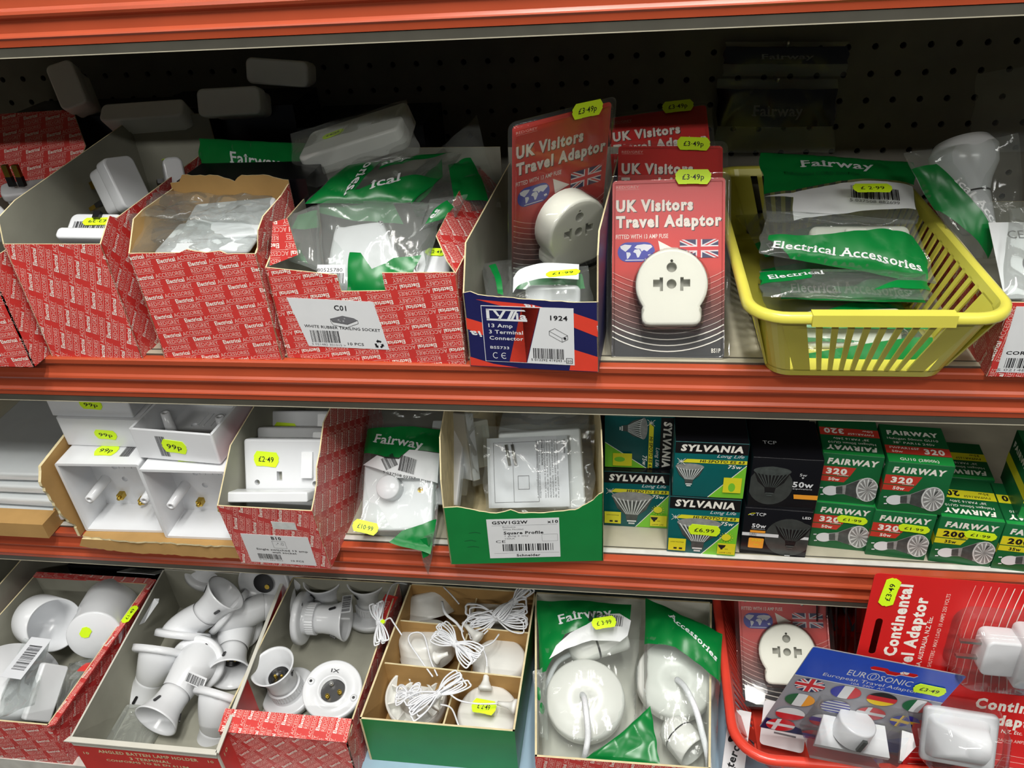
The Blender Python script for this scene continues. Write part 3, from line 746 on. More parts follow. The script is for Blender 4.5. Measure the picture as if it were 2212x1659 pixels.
def jack(x, y, w, h):
    """Union flag drawn from strips"""
    cl = rect(x, y, x + w, y + h); P = [(R4(x, y, x + w, y + h), 'navy')]; c = (x + w / 2, y + h / 2)
    def c2(t): return [q for q in clip_tris(t, cl)]
    for wd, mm in ((h * .20, 'label_white'), (h * .07, 'flag_red')):
        for a, b_ in (((x, y), (x + w, y + h)), ((x, y + h), (x + w, y))): P.append((c2(line2(*a, *b_, wd)), mm))
    for wd, mm in ((h * .34, 'label_white'), (h * .20, 'flag_red')):
        P.append((R4(x, c[1] - wd / 2, x + w, c[1] + wd / 2), mm)); P.append((R4(c[0] - wd / 2, y, c[0] + wd / 2, y + h), mm))
    return P
def ink_all(mb, P, X, z=.0001, dz=.00007):
    for i, (t, mm) in enumerate(P): ink(mb, t, mm, X, z + dz * i)
CONT = [[(-.42, .30), (-.30, .38), (-.12, .34), (-.16, .22), (-.22, .12), (-.28, .02), (-.34, .10), (-.40, .18)], [(-.26, .0), (-.16, -.02), (-.14, -.12), (-.20, -.30), (-.24, -.34), (-.25, -.16)],
        [(-.04, .12), (.08, .14), (.13, -.02), (.07, -.26), (.03, -.28), (-.01, -.06), (-.08, .0)], [(-.05, .22), (.02, .34), (.20, .38), (.38, .34), (.42, .24), (.34, .12), (.28, .02), (.20, .10), (.14, .02), (.10, .16), (.02, .16)], [(.30, -.14), (.38, -.10), (.41, -.20), (.33, -.25)], [(-.3, -.42), (.3, -.42), (.26, -.38), (-.26, -.38)]]
AD_OUT = []
for i in range(25):
    a = math.radians(-38 + i * (256 / 24)); AD_OUT.append((.028 * math.cos(a), .028 * math.sin(a)))
AD_OUT += [(-.0232, -.0195), (-.0232, -.0255), (-.0225, -.0290), (-.0200, -.0315), (-.0160, -.0322), (.0160, -.0322), (.0200, -.0315), (.0225, -.0290), (.0232, -.0255), (.0232, -.0195)]
def adaptor_body(mb, X, m='cream_plastic', d=.021):
    th = circ(.0040, 14, 0, .0130); th = [(x, y) for x, y in th]
    L_ = [(-.0142, -.0022), (-.0142, .0035), (-.0092, .0035), (-.0092, .0052), (-.0066, .0052), (-.0066, -.0055), (-.0090, -.0055), (-.0090, -.0022)]
    plate(mb, AD_OUT, 0, d, m, X, .0022, [circ(.0038, 16, 0, 0), th, [(x, y) for x, y in circ(.0012, 8, 0, .0180)], L_[::-1], [(-x, y) for x, y in L_]], .007, 'hole_plastic')
def uk_card(name, label, X, group=None):
    T = thing(name, label, 'adaptor pack', X, group)
    mb = MB(); o = rrect(.0897, .145, .003, 4, .04485, .0725); plate(mb, o, 0, .0006, 'card_print')
    P = [(text('RED/GREY', .003, .1385, .0022, .0185), 'pink_print'), (R4(.003, .1375, .0215, .1377), 'pink_print')]
    for dx, dy, mm in ((.0006, -.0006, 'uk_dark'), (0, 0, 'white_print')):
        P += [(text('UK Visitors', .003 + dx, .1200 + dy, .0092, .0615, bold=.05), mm), (text('Travel Adaptor', .003 + dx, .1070 + dy, .0092, .084, bold=.05), mm)]
    P += [(text('FITTED WITH 13 AMP FUSE', .003, .0975, .0036, .042, bold=.01), 'white_print')]
    P += [(poly(rrect(.0300, .0160, .0079, 6, .0195, .0866)), 'map_blue')]
    P += [(poly([(.0195 + x * .031, .0866 + y * .0165) for x, y in (c if sum(c[i - 1][0] * c[i][1] - c[i][0] * c[i - 1][1] for i in range(len(c))) > 0 else c[::-1])]), 'label_white') for c in CONT]
    P += [(poly([(.037, .0955), (.0395, .0825), (.0535, .0865)]), 'white_print')] + jack(.0543, .0810, .0302, .0148)
    for k in range(12):
        y_e = .0175 + .0048 * k; w_ = .0009 if k < 3 else .00035
        pts = [(.0897 * i / 16 , y_e - .012 * (1 - ((i / 8) - 1) ** 2)) for i in range(17)]; pts[0] = (.0005, pts[0][1]); pts[-1] = (.0892, pts[-1][1])
        P.append((arc2(pts, w_), 'white_print' if k < 4 else 'pink_print'))
    P += [(text('BS1P', .0795, .0045, .0036, .0072, bold=.015), 'white_print')]
    for i, (t, mm) in enumerate(P): ink(mb, t, mm, None, .0007 + .00003 * i)
    mb.build('printed_card', T)
    mb = MB(); adaptor_body(mb, at(.0470, .0575, .004)); mb.build('adaptor', T)
    # clear shell: flange, a raised step, a dome over the adaptor
    mb = MB(); o = rrect(.0985, .151, .006, 5, .04485, .0735); n = len(o); do = [(.0470 + x * 1.09, .0575 + y * 1.09 - .001) for x, y in AD_OUT]
    o1 = rrect(.0925, .147, .004, 5, .04485, .0725)
    vs = [(x, y, .0012) for x, y in o] + [(x, y, .0012) for x, y in o1] + [(x, y, .0035) for x, y in inset(o1, .0006)] + [(x, y, .0035) for x, y in inset(o1, .0032)] + [(x, y, .0022) for x, y in inset(o1, .0038)]
    mb.add(vs, [(q * n + i, q * n + (i + 1) % n, (q + 1) * n + (i + 1) % n, (q + 1) * n + i) for q in range(4) for i in range(n)], 'blister', None, True)
    for t in tess([inset(o1, .0038), do[::-1]]): mb.add([(x, y, .0022) for x, y in t], [(0, 1, 2)], 'blister')
    k = len(do); i2 = inset(do, .003)
    rings = [[(x, y, .0022) for x, y in do], [(x, y, .024) for x, y in inset(do, .0008)], [(x, y, .0262) for x, y in i2]]
    vs = [p for r_ in rings for p in r_]; mb.add(vs, [(q * k + i, q * k + (i + 1) % k, (q + 1) * k + (i + 1) % k, (q + 1) * k + i) for q in range(2) for i in range(k)], 'blister', None, True)
    for t in tess([i2]): mb.add([(x, y, .0262) for x, y in t], [(0, 1, 2)], 'blister')
    mb.build('clear_blister', T)
    sticker(T, at(.0643, .1455, .0038, -2), '£3·49p', .0285, .0118, world=False)
    return T
ukX = lambda o, x, y: (lambda X: frame(V(o), V(x).normalized(), V(x).normalized().cross(V(y)).normalized().cross(V(x).normalized()) , V(x).cross(V(y)).normalized()))(0)
uk = uk_card('travel_adaptor_pack', 'red UK travel adaptor pack at the very front of the shelf beside the yellow basket', ukX((-.0120, .0165, .9820), (1, -.005, .02), (-.015, .54, .845)), 'UK visitors travel adaptor packs')
dup(uk, ukX((-.0098, .0622, 1.0039), (.9944, .05, -.0353), (-.0374, .6459, .7625)), 'red UK travel adaptor pack directly behind the front one, only its top showing')
dup(uk, ukX((-.0090, .1136, 1.0239), (.9945, .0213, .1024), (-.0850, .7350, .6727)), 'darkest red UK travel adaptor pack at the back of the row of three')
dup(uk, ukX((-.0960, .0447, 1.0254), (.7691, .6388, .0184), (.0805, -.1254, .9888)), 'red UK travel adaptor pack leaning in the navy carton')

# ---- white connector bag in the navy carton
A_ = P4((1100, 690, .012), (1285, 690, .012), (1270, 575, .045), (1100, 575, .045))
T = bag('connector_bag', 'small clear bag with white connector and a lime price label in the navy carton', A_, .066, .05, .010, [(poly([(.004, .030), (.062, .030), (.060, .044), (.006, .044)]), 'fair_green', 'back')], 3, group=None)
mb = MB(); Xc, w_, h_ = edges(PY(1135, 692, .02), PY(1253, 692, .02), PY(1140, 618, .03)); rbox(mb, w_, h_, -.018, 0, .005, .003, 'white_plastic', Xc, w_ / 2, h_ / 2)
mb.build('connector', T, True)
mb = MB(); pts = [PY(1108, 634, .012), PY(1120, 618, .016), PY(1145, 608, .02), PY(1180, 602, .024), PY(1250, 605, .03)]
sp_ = spline(pts, 6); vs = []; 
for p in sp_: vs += [p + V((0, 0, .0005)), p + V((.0, .008, .010))]
mb.add(vs, [(2 * i, 2 * i + 2, 2 * i + 3, 2 * i + 1) for i in range(len(sp_) - 1)], 'label_white', None, True); mb.build('paper_insert', T, True)
X_, a, b_ = edges(PY(1180, 604, .012), PY(1250, 598, .012), PY(1180, 590, .022)); sticker(T, X_ @ at(.013, .004, .002), '£1·99', .027, .009)
bag('connector_bag', 'crumpled clear bag under the leaning red pack in the navy carton', P4((1050, 640, .02), (1110, 660, .02), (1110, 560, .07), (1040, 570, .07)), .05, .05, .006, [(poly([(.02, .005), (.03, .005), (.018, .04), (.008, .04)]), 'fair_green')], 8)

# ---- contents of carton 1 and the dark pile behind
Xc, w_, h_ = edges(PY(131, 527, .024), PY(262, 529, .024), PY(148, 460, .050))
T = make_block('plug_adaptor', 'white plug adaptor with upside-down lime price label in red carton', Xc, w_ * .86, h_, .030, pins=False, group='white plug adaptors in the red carton')
w_ *= .88; mb = MB(); rbox(mb, w_ * .98, h_ * .34, 0, .010, .004, .002, 'white_plastic', None, w_ / 2, h_ * .17); mb.build('front_ridge', T)
mb = MB(); ink(mb, bars(w_ * .12, h_ * .5, w_ * .66, .007, 4), 'ink', at(0, 0, 0), .0004); mb.build('barcode', T)
sticker(T, at(w_ * .56, h_ * .72, .0006, 182), '£2·29', .027, .0075, world=False)
mb = MB(); box(mb, w_ * .48, w_ * .6, h_ * .78, h_ * 1.0, 0, .004, 'black_plastic'); mb.build('earth_slot', T)
for (bl, br, tl, lab, dd) in (((272, 452, .085), (335, 440, .115), (232, 340, .105), 'white plug adaptor leaning on grey wall of red carton, pins to the right', .030),
                              ((362, 402, .12), (405, 398, .13), (351, 340, .13), 'white plug adaptor with red side, beside green bag behind the torn cardboard', .035),
                              ((0, 500, .06), (38, 480, .075), (-10, 436, .08), 'rounded white plug adaptor at the left edge of the photo', .03),
                              ((0, 425, .10), (108, 412, .12), (0, 395, .115), 'flat white adaptor lying in the far-left carton under brass pins', .02)):
    Xc, w_, h_ = edges(PY(*bl), PY(*br), PY(*tl)); T = make_block('plug_adaptor', lab, Xc, w_, h_, dd, group='white plug adaptors in the red carton' if dd == .03 else None)
    if dd == .035: sticker(T, at(w_ / 2, h_ * .98, -.012, 0, -90), '99p', .016, .012, world=False); 
    if dd == .02:
        for px in (28, 50):
            mb = MB(); p = PY(px, 402, .11); box(mb, -.003, .003, -.002, .002, 0, .009, 'black_plastic', Matrix.Translation(p)); box(mb, -.0028, .0028, -.0018, .0018, .009, .020, 'brass', Matrix.Translation(p)); mb.build('pin', T, True)
# dark cartons at the back that carry the pile
for x0, x1, y0, y1, z1, lab in ((-.66, -.50, .235, .308, 1.135, 'black carton at the very back behind the far-left red cartons'), (-.49, -.335, .235, .308, 1.140, 'black carton at the back under the pile of dim white plugs'), (-.33, -.20, .22, .308, 1.120, 'black carton at the back behind the green bags')):
    mb = MB(); plate(mb, rrect(x1 - x0, y1 - y0, .001, 2), 0, z1 - Z1, 'black_card', None, .001); tag(mb.build('black_carton'), lab, 'box', X=Matrix.Translation(((x0 + x1) / 2, (y0 + y1) / 2, Z1 + .0003)))
for k, (bl, br, tl, dd, lab) in enumerate((((134, 240, .20), (190, 221, .21), (46, 160, .21), .045, 'dim white block adaptor tilted over the far-left carton'),
                              ((212, 262, .20), (392, 250, .20), (210, 225, .215), .05, 'long dim white adaptor with brass pins standing up, in the dark pile'),
                              ((428, 253, .20), (563, 246, .20), (418, 192, .21), .035, 'dim white block adaptor in the middle of the dark pile'),
                              ((532, 180, .22), (665, 190, .22), (520, 122, .225), .035, 'dim white block adaptor highest in the dark pile, under the top shelf'))):
    Xc, w_, h_ = edges(PY(*bl), PY(*br), PY(*tl)); T = make_block('plug_adaptor', lab, Xc, w_, h_, dd, m='warm_plastic', pins=False, group='dim adaptors piled at the back')
    if k == 1:
        for px, pw in ((.28, .006), (.52, .0035), (.60, .0035)):
            mb = MB(); box(mb, w_ * px, w_ * px + pw, h_ * .98, h_ * .98 + .018, -.03, -.027, 'brass'); mb.build('pin', T)
# upright flap of the far-left carton
T = thing('red_carton', 'dim red carton with an open lid flap standing behind the far-left one', 'box', Matrix.Translation((-.57, .24, Z1)))
mb = MB(); A3 = [PY(-60, 250, .232), PY(-60, 520, .15), PY(120, 500, .15), PY(221, 333, .222), PY(178, 258, .232), PY(150, 245, .234)]
Xc, w_, h_ = edges(A3[1], A3[2], A3[0]); I = Xc.inverted(); o = [((I @ p).x, (I @ p).y) for p in A3[1:5] + [A3[5], A3[0]]]
panel(mb, Xc, o, 'red_card', 'grey_board'); dress(mb, Xc, [list(q) for q in tess([o])], 5); mb.build('flap', T, True)
mb = MB(); box(mb, -.64, -.52, .232, .234, Z1 + .0005, 1.09, 'red_card'); mb.build('back_panel', T, True)
# black tray with torn paper behind carton 2
T = thing('black_tray', 'black tray edge with torn cream paper behind the second red carton', 'tray', at(-.345, .14, Z1))
mb = MB(); a = PY(390, 420, .100); c = PY(668, 425, .100); zt = PY(390, 391, .100).z
box(mb, a.x, c.x, .100, .150, Z1 + .0004, zt, 'black_card'); mb.build('tray', T, True)

# ---- bags: behind carton 2, C01 carton
G = 'green-printed bags in the notched red carton'
Pf = fairway(.15, .06, .92, .02, .30, 'Fairway', None, wave=.02)
T = bag('accessory_bag', 'dim green printed bag lying between the second red carton and the dark pile', P4((440, 395, .155), (705, 412, .155), (690, 312, .19), (430, 300, .19)), .15, .06, .006, [(poly([(0, .008), (.15, .016), (.15, .06), (0, .06)]), 'fair_green'), (text('Fairway', .038, .026, .016, .062, rot=-6, serif=True), 'label_white'), (bars(.085, .002, .03, .010, 5), 'ink')], 2)
# big white double switch bag
T = bag('switch_bag', 'clear bag with a large dim white switch block above the notched red carton', P4((640, 420, .12), (905, 330, .12), (880, 215, .17), (625, 290, .17)), .15, .08, .008, [], 12)
Xc, w_, h_ = edges(PY(682, 405, .135), PY(868, 296, .135), PY(632, 352, .150))
mb = MB(); X_, a, b_ = edges(PY(640, 345, .138), PY(862, 276, .138), PY(720, 268, .19)); rbox(mb, a, b_, -.022, 0, .008, .003, 'warm_plastic', X_, a / 2, b_ / 2); o = mb.build('switch_block', T, True)
sticker(T, X_ @ at(a * .30, b_ * .55, .0005, 8), '£4·99', .022, .009)
# bag with green print running diagonally
T = bag('accessory_bag', 'green and clear bag with slanting white lettering topmost in the notched red carton', P4((660, 440, .075), (905, 440, .095), (1000, 330, .16), (745, 355, .13)), .13, .075, .010,
        [(poly([(0, 0), (.048, 0), (.050, .062), (.012, .062)]), 'fair_green'), (poly([(.045, 0), (.13, .0), (.13, .034), (.086, .026), (.045, .012)]), 'fair_green'), (poly([(.06, .038), (.085, .052), (.12, .075), (.10, .075), (.056, .052)]), 'fair_green'),
         (text('ical', .066, .012, .011, .030, serif=True, rot=22), 'label_white'), (text('al A', .060, .042, .009, .030, serif=True, rot=35), 'label_white'), (text('ories.', .036, .055, .010, .05, serif=True, rot=-84), 'label_white')], 4, amp=.004, group=G)
T = bag('accessory_bag', 'green bag with a folded milky window at the right of the notched red carton', P4((900, 470, .06), (1082, 447, .13), (1030, 250, .20), (870, 395, .15)), .10, .10, .006,
        [(poly([(.045, .012), (.085, .004), (.080, .06), (.050, .062)]), 'fair_green'), (poly([(0, .03), (.04, .05), (.045, .075), (.0, .06)]), 'fair_green')], 6, amp=.005, group=G)
T = bag('accessory_bag', 'small green cornered bag against the right wall of the notched red carton', P4((905, 500, .05), (985, 470, .07), (1010, 420, .09), (930, 430, .08)), .05, .05, .005,
        [(poly([(.006, .006), (.034, .004), (.040, .020), (.026, .036), (.012, .026)]), 'fair_green'), (text('es', .014, .010, .011, .013, serif=True, rot=50), 'label_white')], 9, group=G)
T = bag('accessory_bag', 'milky rounded bag corner over the left wall of the notched red carton', P4((618, 560, .03), (700, 590, .03), (690, 440, .08), (612, 470, .07)), .05, .06, .006,
        [(poly([(.004, .008), (.03, .006), (.02, .022), (.004, .026)]), 'fair_green', 'back'), (poly([(.01, .045), (.05, .04), (.05, .056), (.02, .058)]), 'fair_green', 'back')], 10, 'milky_film', group=G)
# front bag with the white trailing socket
T = bag('socket_bag', 'clear bag with a white rubber socket standing in the notch of the red carton', P4((690, 648, .012), (905, 640, .014), (960, 440, .085), (682, 425, .085)), .10, .10, .014,
        [(poly([(.030, .0), (.085, .0), (.094, .040), (.072, .034), (.055, .022), (.045, .036), (.034, .038)]), 'fair_green'), (poly([(.0, .086), (.07, .080), (.06, .100), (0, .100)]), 'fair_green', 'back')], 5, 'milky_film', .004, group=None)
mb = MB(); Xc, w_, h_ = edges(PY(700, 648, .022), PY(775, 648, .022), PY(700, 486, .070))
o = [(0, -.01), (.018, -.012), (.030, -.004), (.034, .012), (.036, .022), (.072, .004), (.080, .008), (.050, .066), (.044, .070), (.012, .066), (.002, .060)]
o = [tuple(p) for p in [(q.x, q.y) for q in spline([V((x, y, 0)) for x, y in o], 4, True)]]
o = [(x * .92, y) for x, y in o]; plate(mb, o, -.022, 0, 'white_plastic', Xc, .003, nb=3); mb.build('rubber_socket', T, True)
mb = MB(); Xl, a, b_ = edges(PY(684, 612, .008), PY(745, 612, .010), PY(684, 572, .018)); plate(mb, rect(0, 0, a, b_), 0, .0003, 'label_white', Xl); ink(mb, bars(.001, .0, a * .92, b_ * .55, 3), 'ink', Xl, .0005); ink(mb, text('80525780', .0, b_ * .62, b_ * .2, a * .9), 'ink', Xl, .0005); mb.build('barcode_label', T, True)
T = make_block('terminal_block', 'small white block with lime price label near the right wall of the red carton', edges(PY(895, 598, .03), PY(962, 600, .03), PY(920, 530, .06))[0], .028, .03, .018, m='white_plastic', pins=False)
sticker(T, at(.014, .026, .0006), '£2·49', .018, .008, world=False)

# ---- plates in bags in carton 2
T = bag('plate_bag', 'front clear bag of flat white plates in the carton with torn cardboard back', P4((284, 546, .007), (540, 542, .007), (580, 482, .05), (278, 462, .05)), .10, .04, .006, [], 14, 'clear_film', .006, group=None, sc=40)
for k, (bl, br, tl) in enumerate((((330, 546, .012), (535, 540, .012), (345, 522, .030)), ((378, 520, .030), (560, 505, .030), (385, 490, .048)))):
    Xc, w_, h_ = edges(PY(*bl), PY(*br), PY(*tl)); mb = MB(); rbox(mb, w_, .05, -.004, 0, .004, .0015, 'white_plastic', Xc, w_ / 2, .025); mb.build('white_plate', T, True)
T = bag('plate_bag', 'rear crinkled clear bag over the cardboard back of the second red carton', P4((300, 470, .03), (565, 485, .03), (590, 425, .075), (330, 415, .075)), .10, .04, .006, [], 15, 'clear_film', .007, sc=45)

# ---- contents of the yellow basket
def bagE(name, label, c4, W, H, bottom=True, **k):
    pr_ = [(poly([(0, 0), (W, 0)] + WAVE(H * .62, H * .30, W, 0)), 'fair_green'), (text('Electrical Accessories', W * .07, H * .07, H * .15, W * .84, serif=True), 'label_white')] + k.pop('extra', [])
    return bag(name, label, c4, W, H, prints=pr_, **k)
T = bag('cord_switch_bag', 'top bag in the yellow basket, white inline switch above large white lettering', P4((1640, 548, .062), (2022, 612, .062), (1975, 478, .105), (1655, 455, .105)), .17, .07, bulge=.012, seed=21, amp=.003,
        prints=[(poly([(.006, .018), (.03, .0), (.160, -.002), (.165, .02), (.158, .046), (.13, .046), (.09, .038), (.05, .026), (.008, .0245)]), 'fair_green'), (text('Electrical Accessories', .010, .0075, .0085, .146, serif=True), 'label_white')])
Xc, w_, h_ = edges(PY(1755, 545, .085), PY(1975, 545, .085), PY(1760, 482, .110))
mb = MB(); rbox(mb, w_, h_ * .9, -.016, 0, .006, .004, 'cream_plastic', Xc, w_ / 2, h_ / 2); rbox(mb, w_ * .22, h_ * .4, 0, .004, .002, .0015, 'cream_plastic', Xc, w_ * .45, h_ * .55); mb.build('inline_switch', T, True)
T = bag('cord_switch_bag', 'rear bag in the yellow basket with Fairway lettering and a lime price label', P4((1655, 480, .115), (1980, 485, .115), (1975, 352, .20), (1640, 330, .20)), .16, .10, bulge=.008, seed=22,
        prints=[(poly([(0, .038), (.03, .038), (.08, .052), (.13, .060), (.16, .060), (.16, .10), (0, .10)]), 'fair_green'), (poly([(.0, .034), (.03, .034), (.08, .048), (.13, .056), (.158, .056), (.158, .020), (.03, .0), (.03, .028)]), 'label_white'),
                (text('Fairway', .040, .073, .013, .075, serif=True), 'label_white'), (text('THROUGH CORD SWITCH', .02, .060, .005, .08), 'bulb_green'), (bars(.090, .026, .052, .018, 6), 'ink'), (text('5 037508 882699', .088, .0205, .004, .052), 'ink_grey')])
fnX, a, b_ = edges(PY(1845, 438, .112), PY(1928, 438, .112), PY(1845, 402, .135)); sticker(T, fnX @ at(a / 2, b_ / 2, .006), '£ 2·99', .031, .012)
bagE('cord_switch_bag', 'lowest front bag in the yellow basket seen through its slots', P4((1680, 806, .012), (2015, 810, .012), (2010, 680, .040), (1670, 675, .040)), .125, .055, bulge=.004, seed=23, amp=.001,
     extra=[(R4(0, .041, .125, .053), 'fair_green'), (text('lectrical Accessori', .01, .044, .007, .11, serif=True), 'label_white')])
T = bag('cord_switch_bag', 'crumpled bag just behind the front rim of the yellow basket', P4((1645, 640, .025), (2010, 648, .025), (2000, 590, .065), (1640, 585, .065)), .15, .05, bulge=.008, seed=24,
        prints=[(poly([(0, .02), (.045, .02), (.045, .045), (0, .045)]), 'fair_green'), (text('Electrical', .006, .026, .009, .05, serif=True), 'label_white'), (poly([(.10, .005), (.15, .015), (.15, .03), (.12, .02)]), 'fair_green')])
mb = MB(); Xc, w_, h_ = edges(PY(1740, 745, .030), PY(1950, 740, .030), PY(1745, 690, .040)); rbox(mb, w_, .03, -.012, 0, .005, .003, 'cream_plastic', Xc, w_ / 2, .012); mb.build('inline_switch', T, True)
# ---- bags right of the basket
T = bag('lampholder_bag', 'clear bag with a white bell lampholder standing against the right rim of the yellow basket', P4((2080, 560, .10), (2215, 560, .10), (2200, 290, .16), (1950, 330, .15)), .10, .13, bulge=.012, seed=31, amp=.004,
        prints=[(poly([(.0, .06), (.040, .0), (.055, .02), (.020, .11), (.0, .11)]), 'fair_green'), (text('ical Acces', .028, .088, .009, .07, serif=True, rot=-66), 'label_white')])
pa, pb = PY(2112, 500, .13), PY(2080, 330, .175); d_ = (pb - pa)
Xc = frz(pa, d_); Lh = d_.length; mb = MB()
lathe(mb, [(.0, 0), (.012, 0), (.014, .004), (.0145, Lh * .42), (.0145, Lh * .45)], 'white_plastic', Xc); lathe(mb, [(.0150, Lh * .45), (.0150, Lh * .47)], 'black_plastic', Xc)
lathe(mb, [(.0145, Lh * .47), (.018, Lh * .62), (.025, Lh * .80), (.027, Lh), (.022, Lh * 1.12), (.0, Lh * 1.16)], 'white_plastic', Xc); mb.build('lampholder', T, True)
T = bag('lampholder_bag', 'clear bag with a bright white printed card in the cordgrip carton', P4((2165, 650, .02), (2330, 650, .02), (2330, 430, .09), (2180, 450, .09)), .08, .10, bulge=.006, seed=32, amp=.004)
mb = MB(); Xc, w_, h_ = edges(PY(2170, 645, .04), PY(2320, 645, .04), PY(2185, 480, .10)); plate(mb, rect(0, 0, w_, h_), -.0004, 0, 'label_white', Xc); ink(mb, polyh(circ(.012, 20, .03, .03), circ(.007, 20, .03, .03)[::-1]), 'ink_grey', Xc, .0002); ink(mb, text('CE', .012, .055, .008, .012), 'ink_grey', Xc, .0002); mb.build('paper_card', T, True)
# dim bags hanging on the pegboard
for k, (c4, lab) in enumerate(((P4((1545, 330, .30), (1800, 330, .30), (1810, 170, .30), (1550, 170, .30)), 'dim bag with Fairway band hanging on the pegboard, lower of two'),
                               (P4((1560, 165, .305), (1830, 165, .305), (1835, 90, .305), (1565, 90, .305)), 'dim bag hanging on the pegboard just under the top shelf'),
                               (P4((2090, 330, .25), (2330, 330, .25), (2330, 120, .28), (2110, 160, .28)), 'dim bag with a white corner label at the upper right edge'))):
    T = bag('hanging_bag', lab, c4, .10, .08, bulge=.004, seed=40 + k, prints=[(R4(.0, .03, .1, .07), 'black_card'), (text('Fairway', .03, .042, .012, .042, serif=True), 'ink_grey')] if k < 2 else [(poly([(.05, .06), (.09, .06), (.09, .08), (.06, .08)]), 'label_white'), (text('CORD', .06, .064, .008, .03), 'ink')], nx=12, ny=12)
    if k < 2:
        mb = MB(); p = (V(c4[2]) + V(c4[3])) / 2; tube(mb, [V((p.x, YB + .002, p.z - .002)), V((p.x, YB - .018, p.z - .002)), V((p.x, YB - .022, p.z + .002))], .0014, 'steel'); mb.build('peg_hook', T, True)

# bags filling the bottom of the yellow basket
for k, (x, y, z, rz) in enumerate(((.175, .08, .992, 4), (.18, .17, .994, -6), (.172, .22, 1.006, 10), (.186, .12, 1.008, -3))):
    X_ = at(x, y, z, rz); q0 = [X_ @ V(p) for p in ((-.056, -.05, 0), (.056, -.05, 0), (.056, .05, .004), (-.056, .05, .004))]
    bagE('cord_switch_bag', ['bag on the floor of the yellow basket near its front', 'bag on the floor of the yellow basket near its back', 'bag in the second layer at the back of the yellow basket', 'bag in the second layer at the middle of the yellow basket'][k], q0, .11, .10, bulge=.006, seed=80 + k, amp=.002, nx=12, ny=12)
# ================================================================== middle shelf
# ---- light bulb cartons
def flat(mb, X, outline, P, z=.0001):
    for i, (t, mm) in enumerate(P): ink(mb, t, mm, X, z + .00004 * i, outline)
def ell(cx, cy, rx, ry, rot=0, n=28): return poly([(cx + x, cy + y) for x, y in turn(np.array([[rx * math.cos(2 * PI * i / n), ry * math.sin(2 * PI * i / n)] for i in range(n)]), rot)])
def gu10(x, y, s, rot=0):
    """picture of a reflector lamp lying on its side: ceramic cap at the left, lens at the right"""
    def g(t): return turn(np.array(t) * s, rot) + np.array([x, y])
    P = [(g(poly([(.004, -.004), (.012, -.0042), (.026, -.011), (.030, -.012), (.030, .012), (.026, .012), (.013, .0055), (.004, .0045)])), 'lamp_mid'),
         (g(poly([(.013, -.0045), (.022, -.009), (.024, .0105), (.014, .0055)])), 'lamp_dark'), (g(ell(0.002, 0, .0065, .0052)), 'label_white'), (g(R4(-.0065, .003, -.004, .0042)), 'label_white'), (g(R4(-.0062, -.0042, -.0038, -.003)), 'label_white'),
         (g(poly([(.006, -.0032), (.011, -.0036), (.011, .0046), (.006, .0036)])), 'lamp_dark'), (g(ell(.030, 0, .0085, .0128)), 'lamp_light'), (g(ell(.0302, 0, .0075, .0118)), 'lamp_mid')]
    for k in range(13):
        a = 2 * PI * k / 13; P.append((g(poly([(.030 + .0008 * math.cos(a + .5), .001 * math.sin(a + .5)), (.0302 + .0072 * math.cos(a - .09), .0114 * math.sin(a - .09)), (.0302 + .0072 * math.cos(a + .09), .0114 * math.sin(a + .09))])), 'lamp_light'))
    P.append((g(poly([(.0305, .003), (.0315, .0085), (.034, .0090)])), 'lamp_dark')); return P
def cone(x, y, s, m1='lamp_mid', m2='lamp_light', m3='lamp_dark'):
    """picture of an upright faceted reflector lamp, wide mouth up"""
    g = lambda t: np.array(t) * s + np.array([x, y])
    P = [(g(poly([(-.020, .016), (-.014, .0), (-.006, -.008), (-.005, -.016), (.005, -.016), (.006, -.008), (.014, .0), (.020, .016)])), m3), (g(ell(0, .016, .020, .006)), m1)]
    for k in range(9):
        a = -.9 + k * .225; P.append((g(poly([(a * .0195 - .0007, .0155 - .004 * (1 - a * a)), (a * .0195 + .0008, .0155 - .004 * (1 - a * a)), (a * .006 + .0004, -.007), (a * .006 - .0003, -.007)])), m2))
    P += [(g(R4(-.0045, -.0165, .0045, -.0145)), m2), (g(R4(-.003, -.0195, .003, -.0175)), m2)]; return P
def closed_box(T, w, d, h, m, r=.0006):
    mb = MB(); vs = rrect(w, d, r, 2, w / 2, d / 2); plate(mb, vs, 0, h, m, None, .0004, nb=1); return mb
def boxframes(w, d, h):
    return dict(f=xf((0, 0, 0), (1, 0, 0), (0, 0, 1), (0, -1, 0)), t=xf((0, 0, h), (1, 0, 0), (0, 1, 0), (0, 0, 1)), r=xf((w, 0, 0), (0, 1, 0), (0, 0, 1), (1, 0, 0)), l=xf((0, d, 0), (0, -1, 0), (0, 0, 1), (-1, 0, 0)))
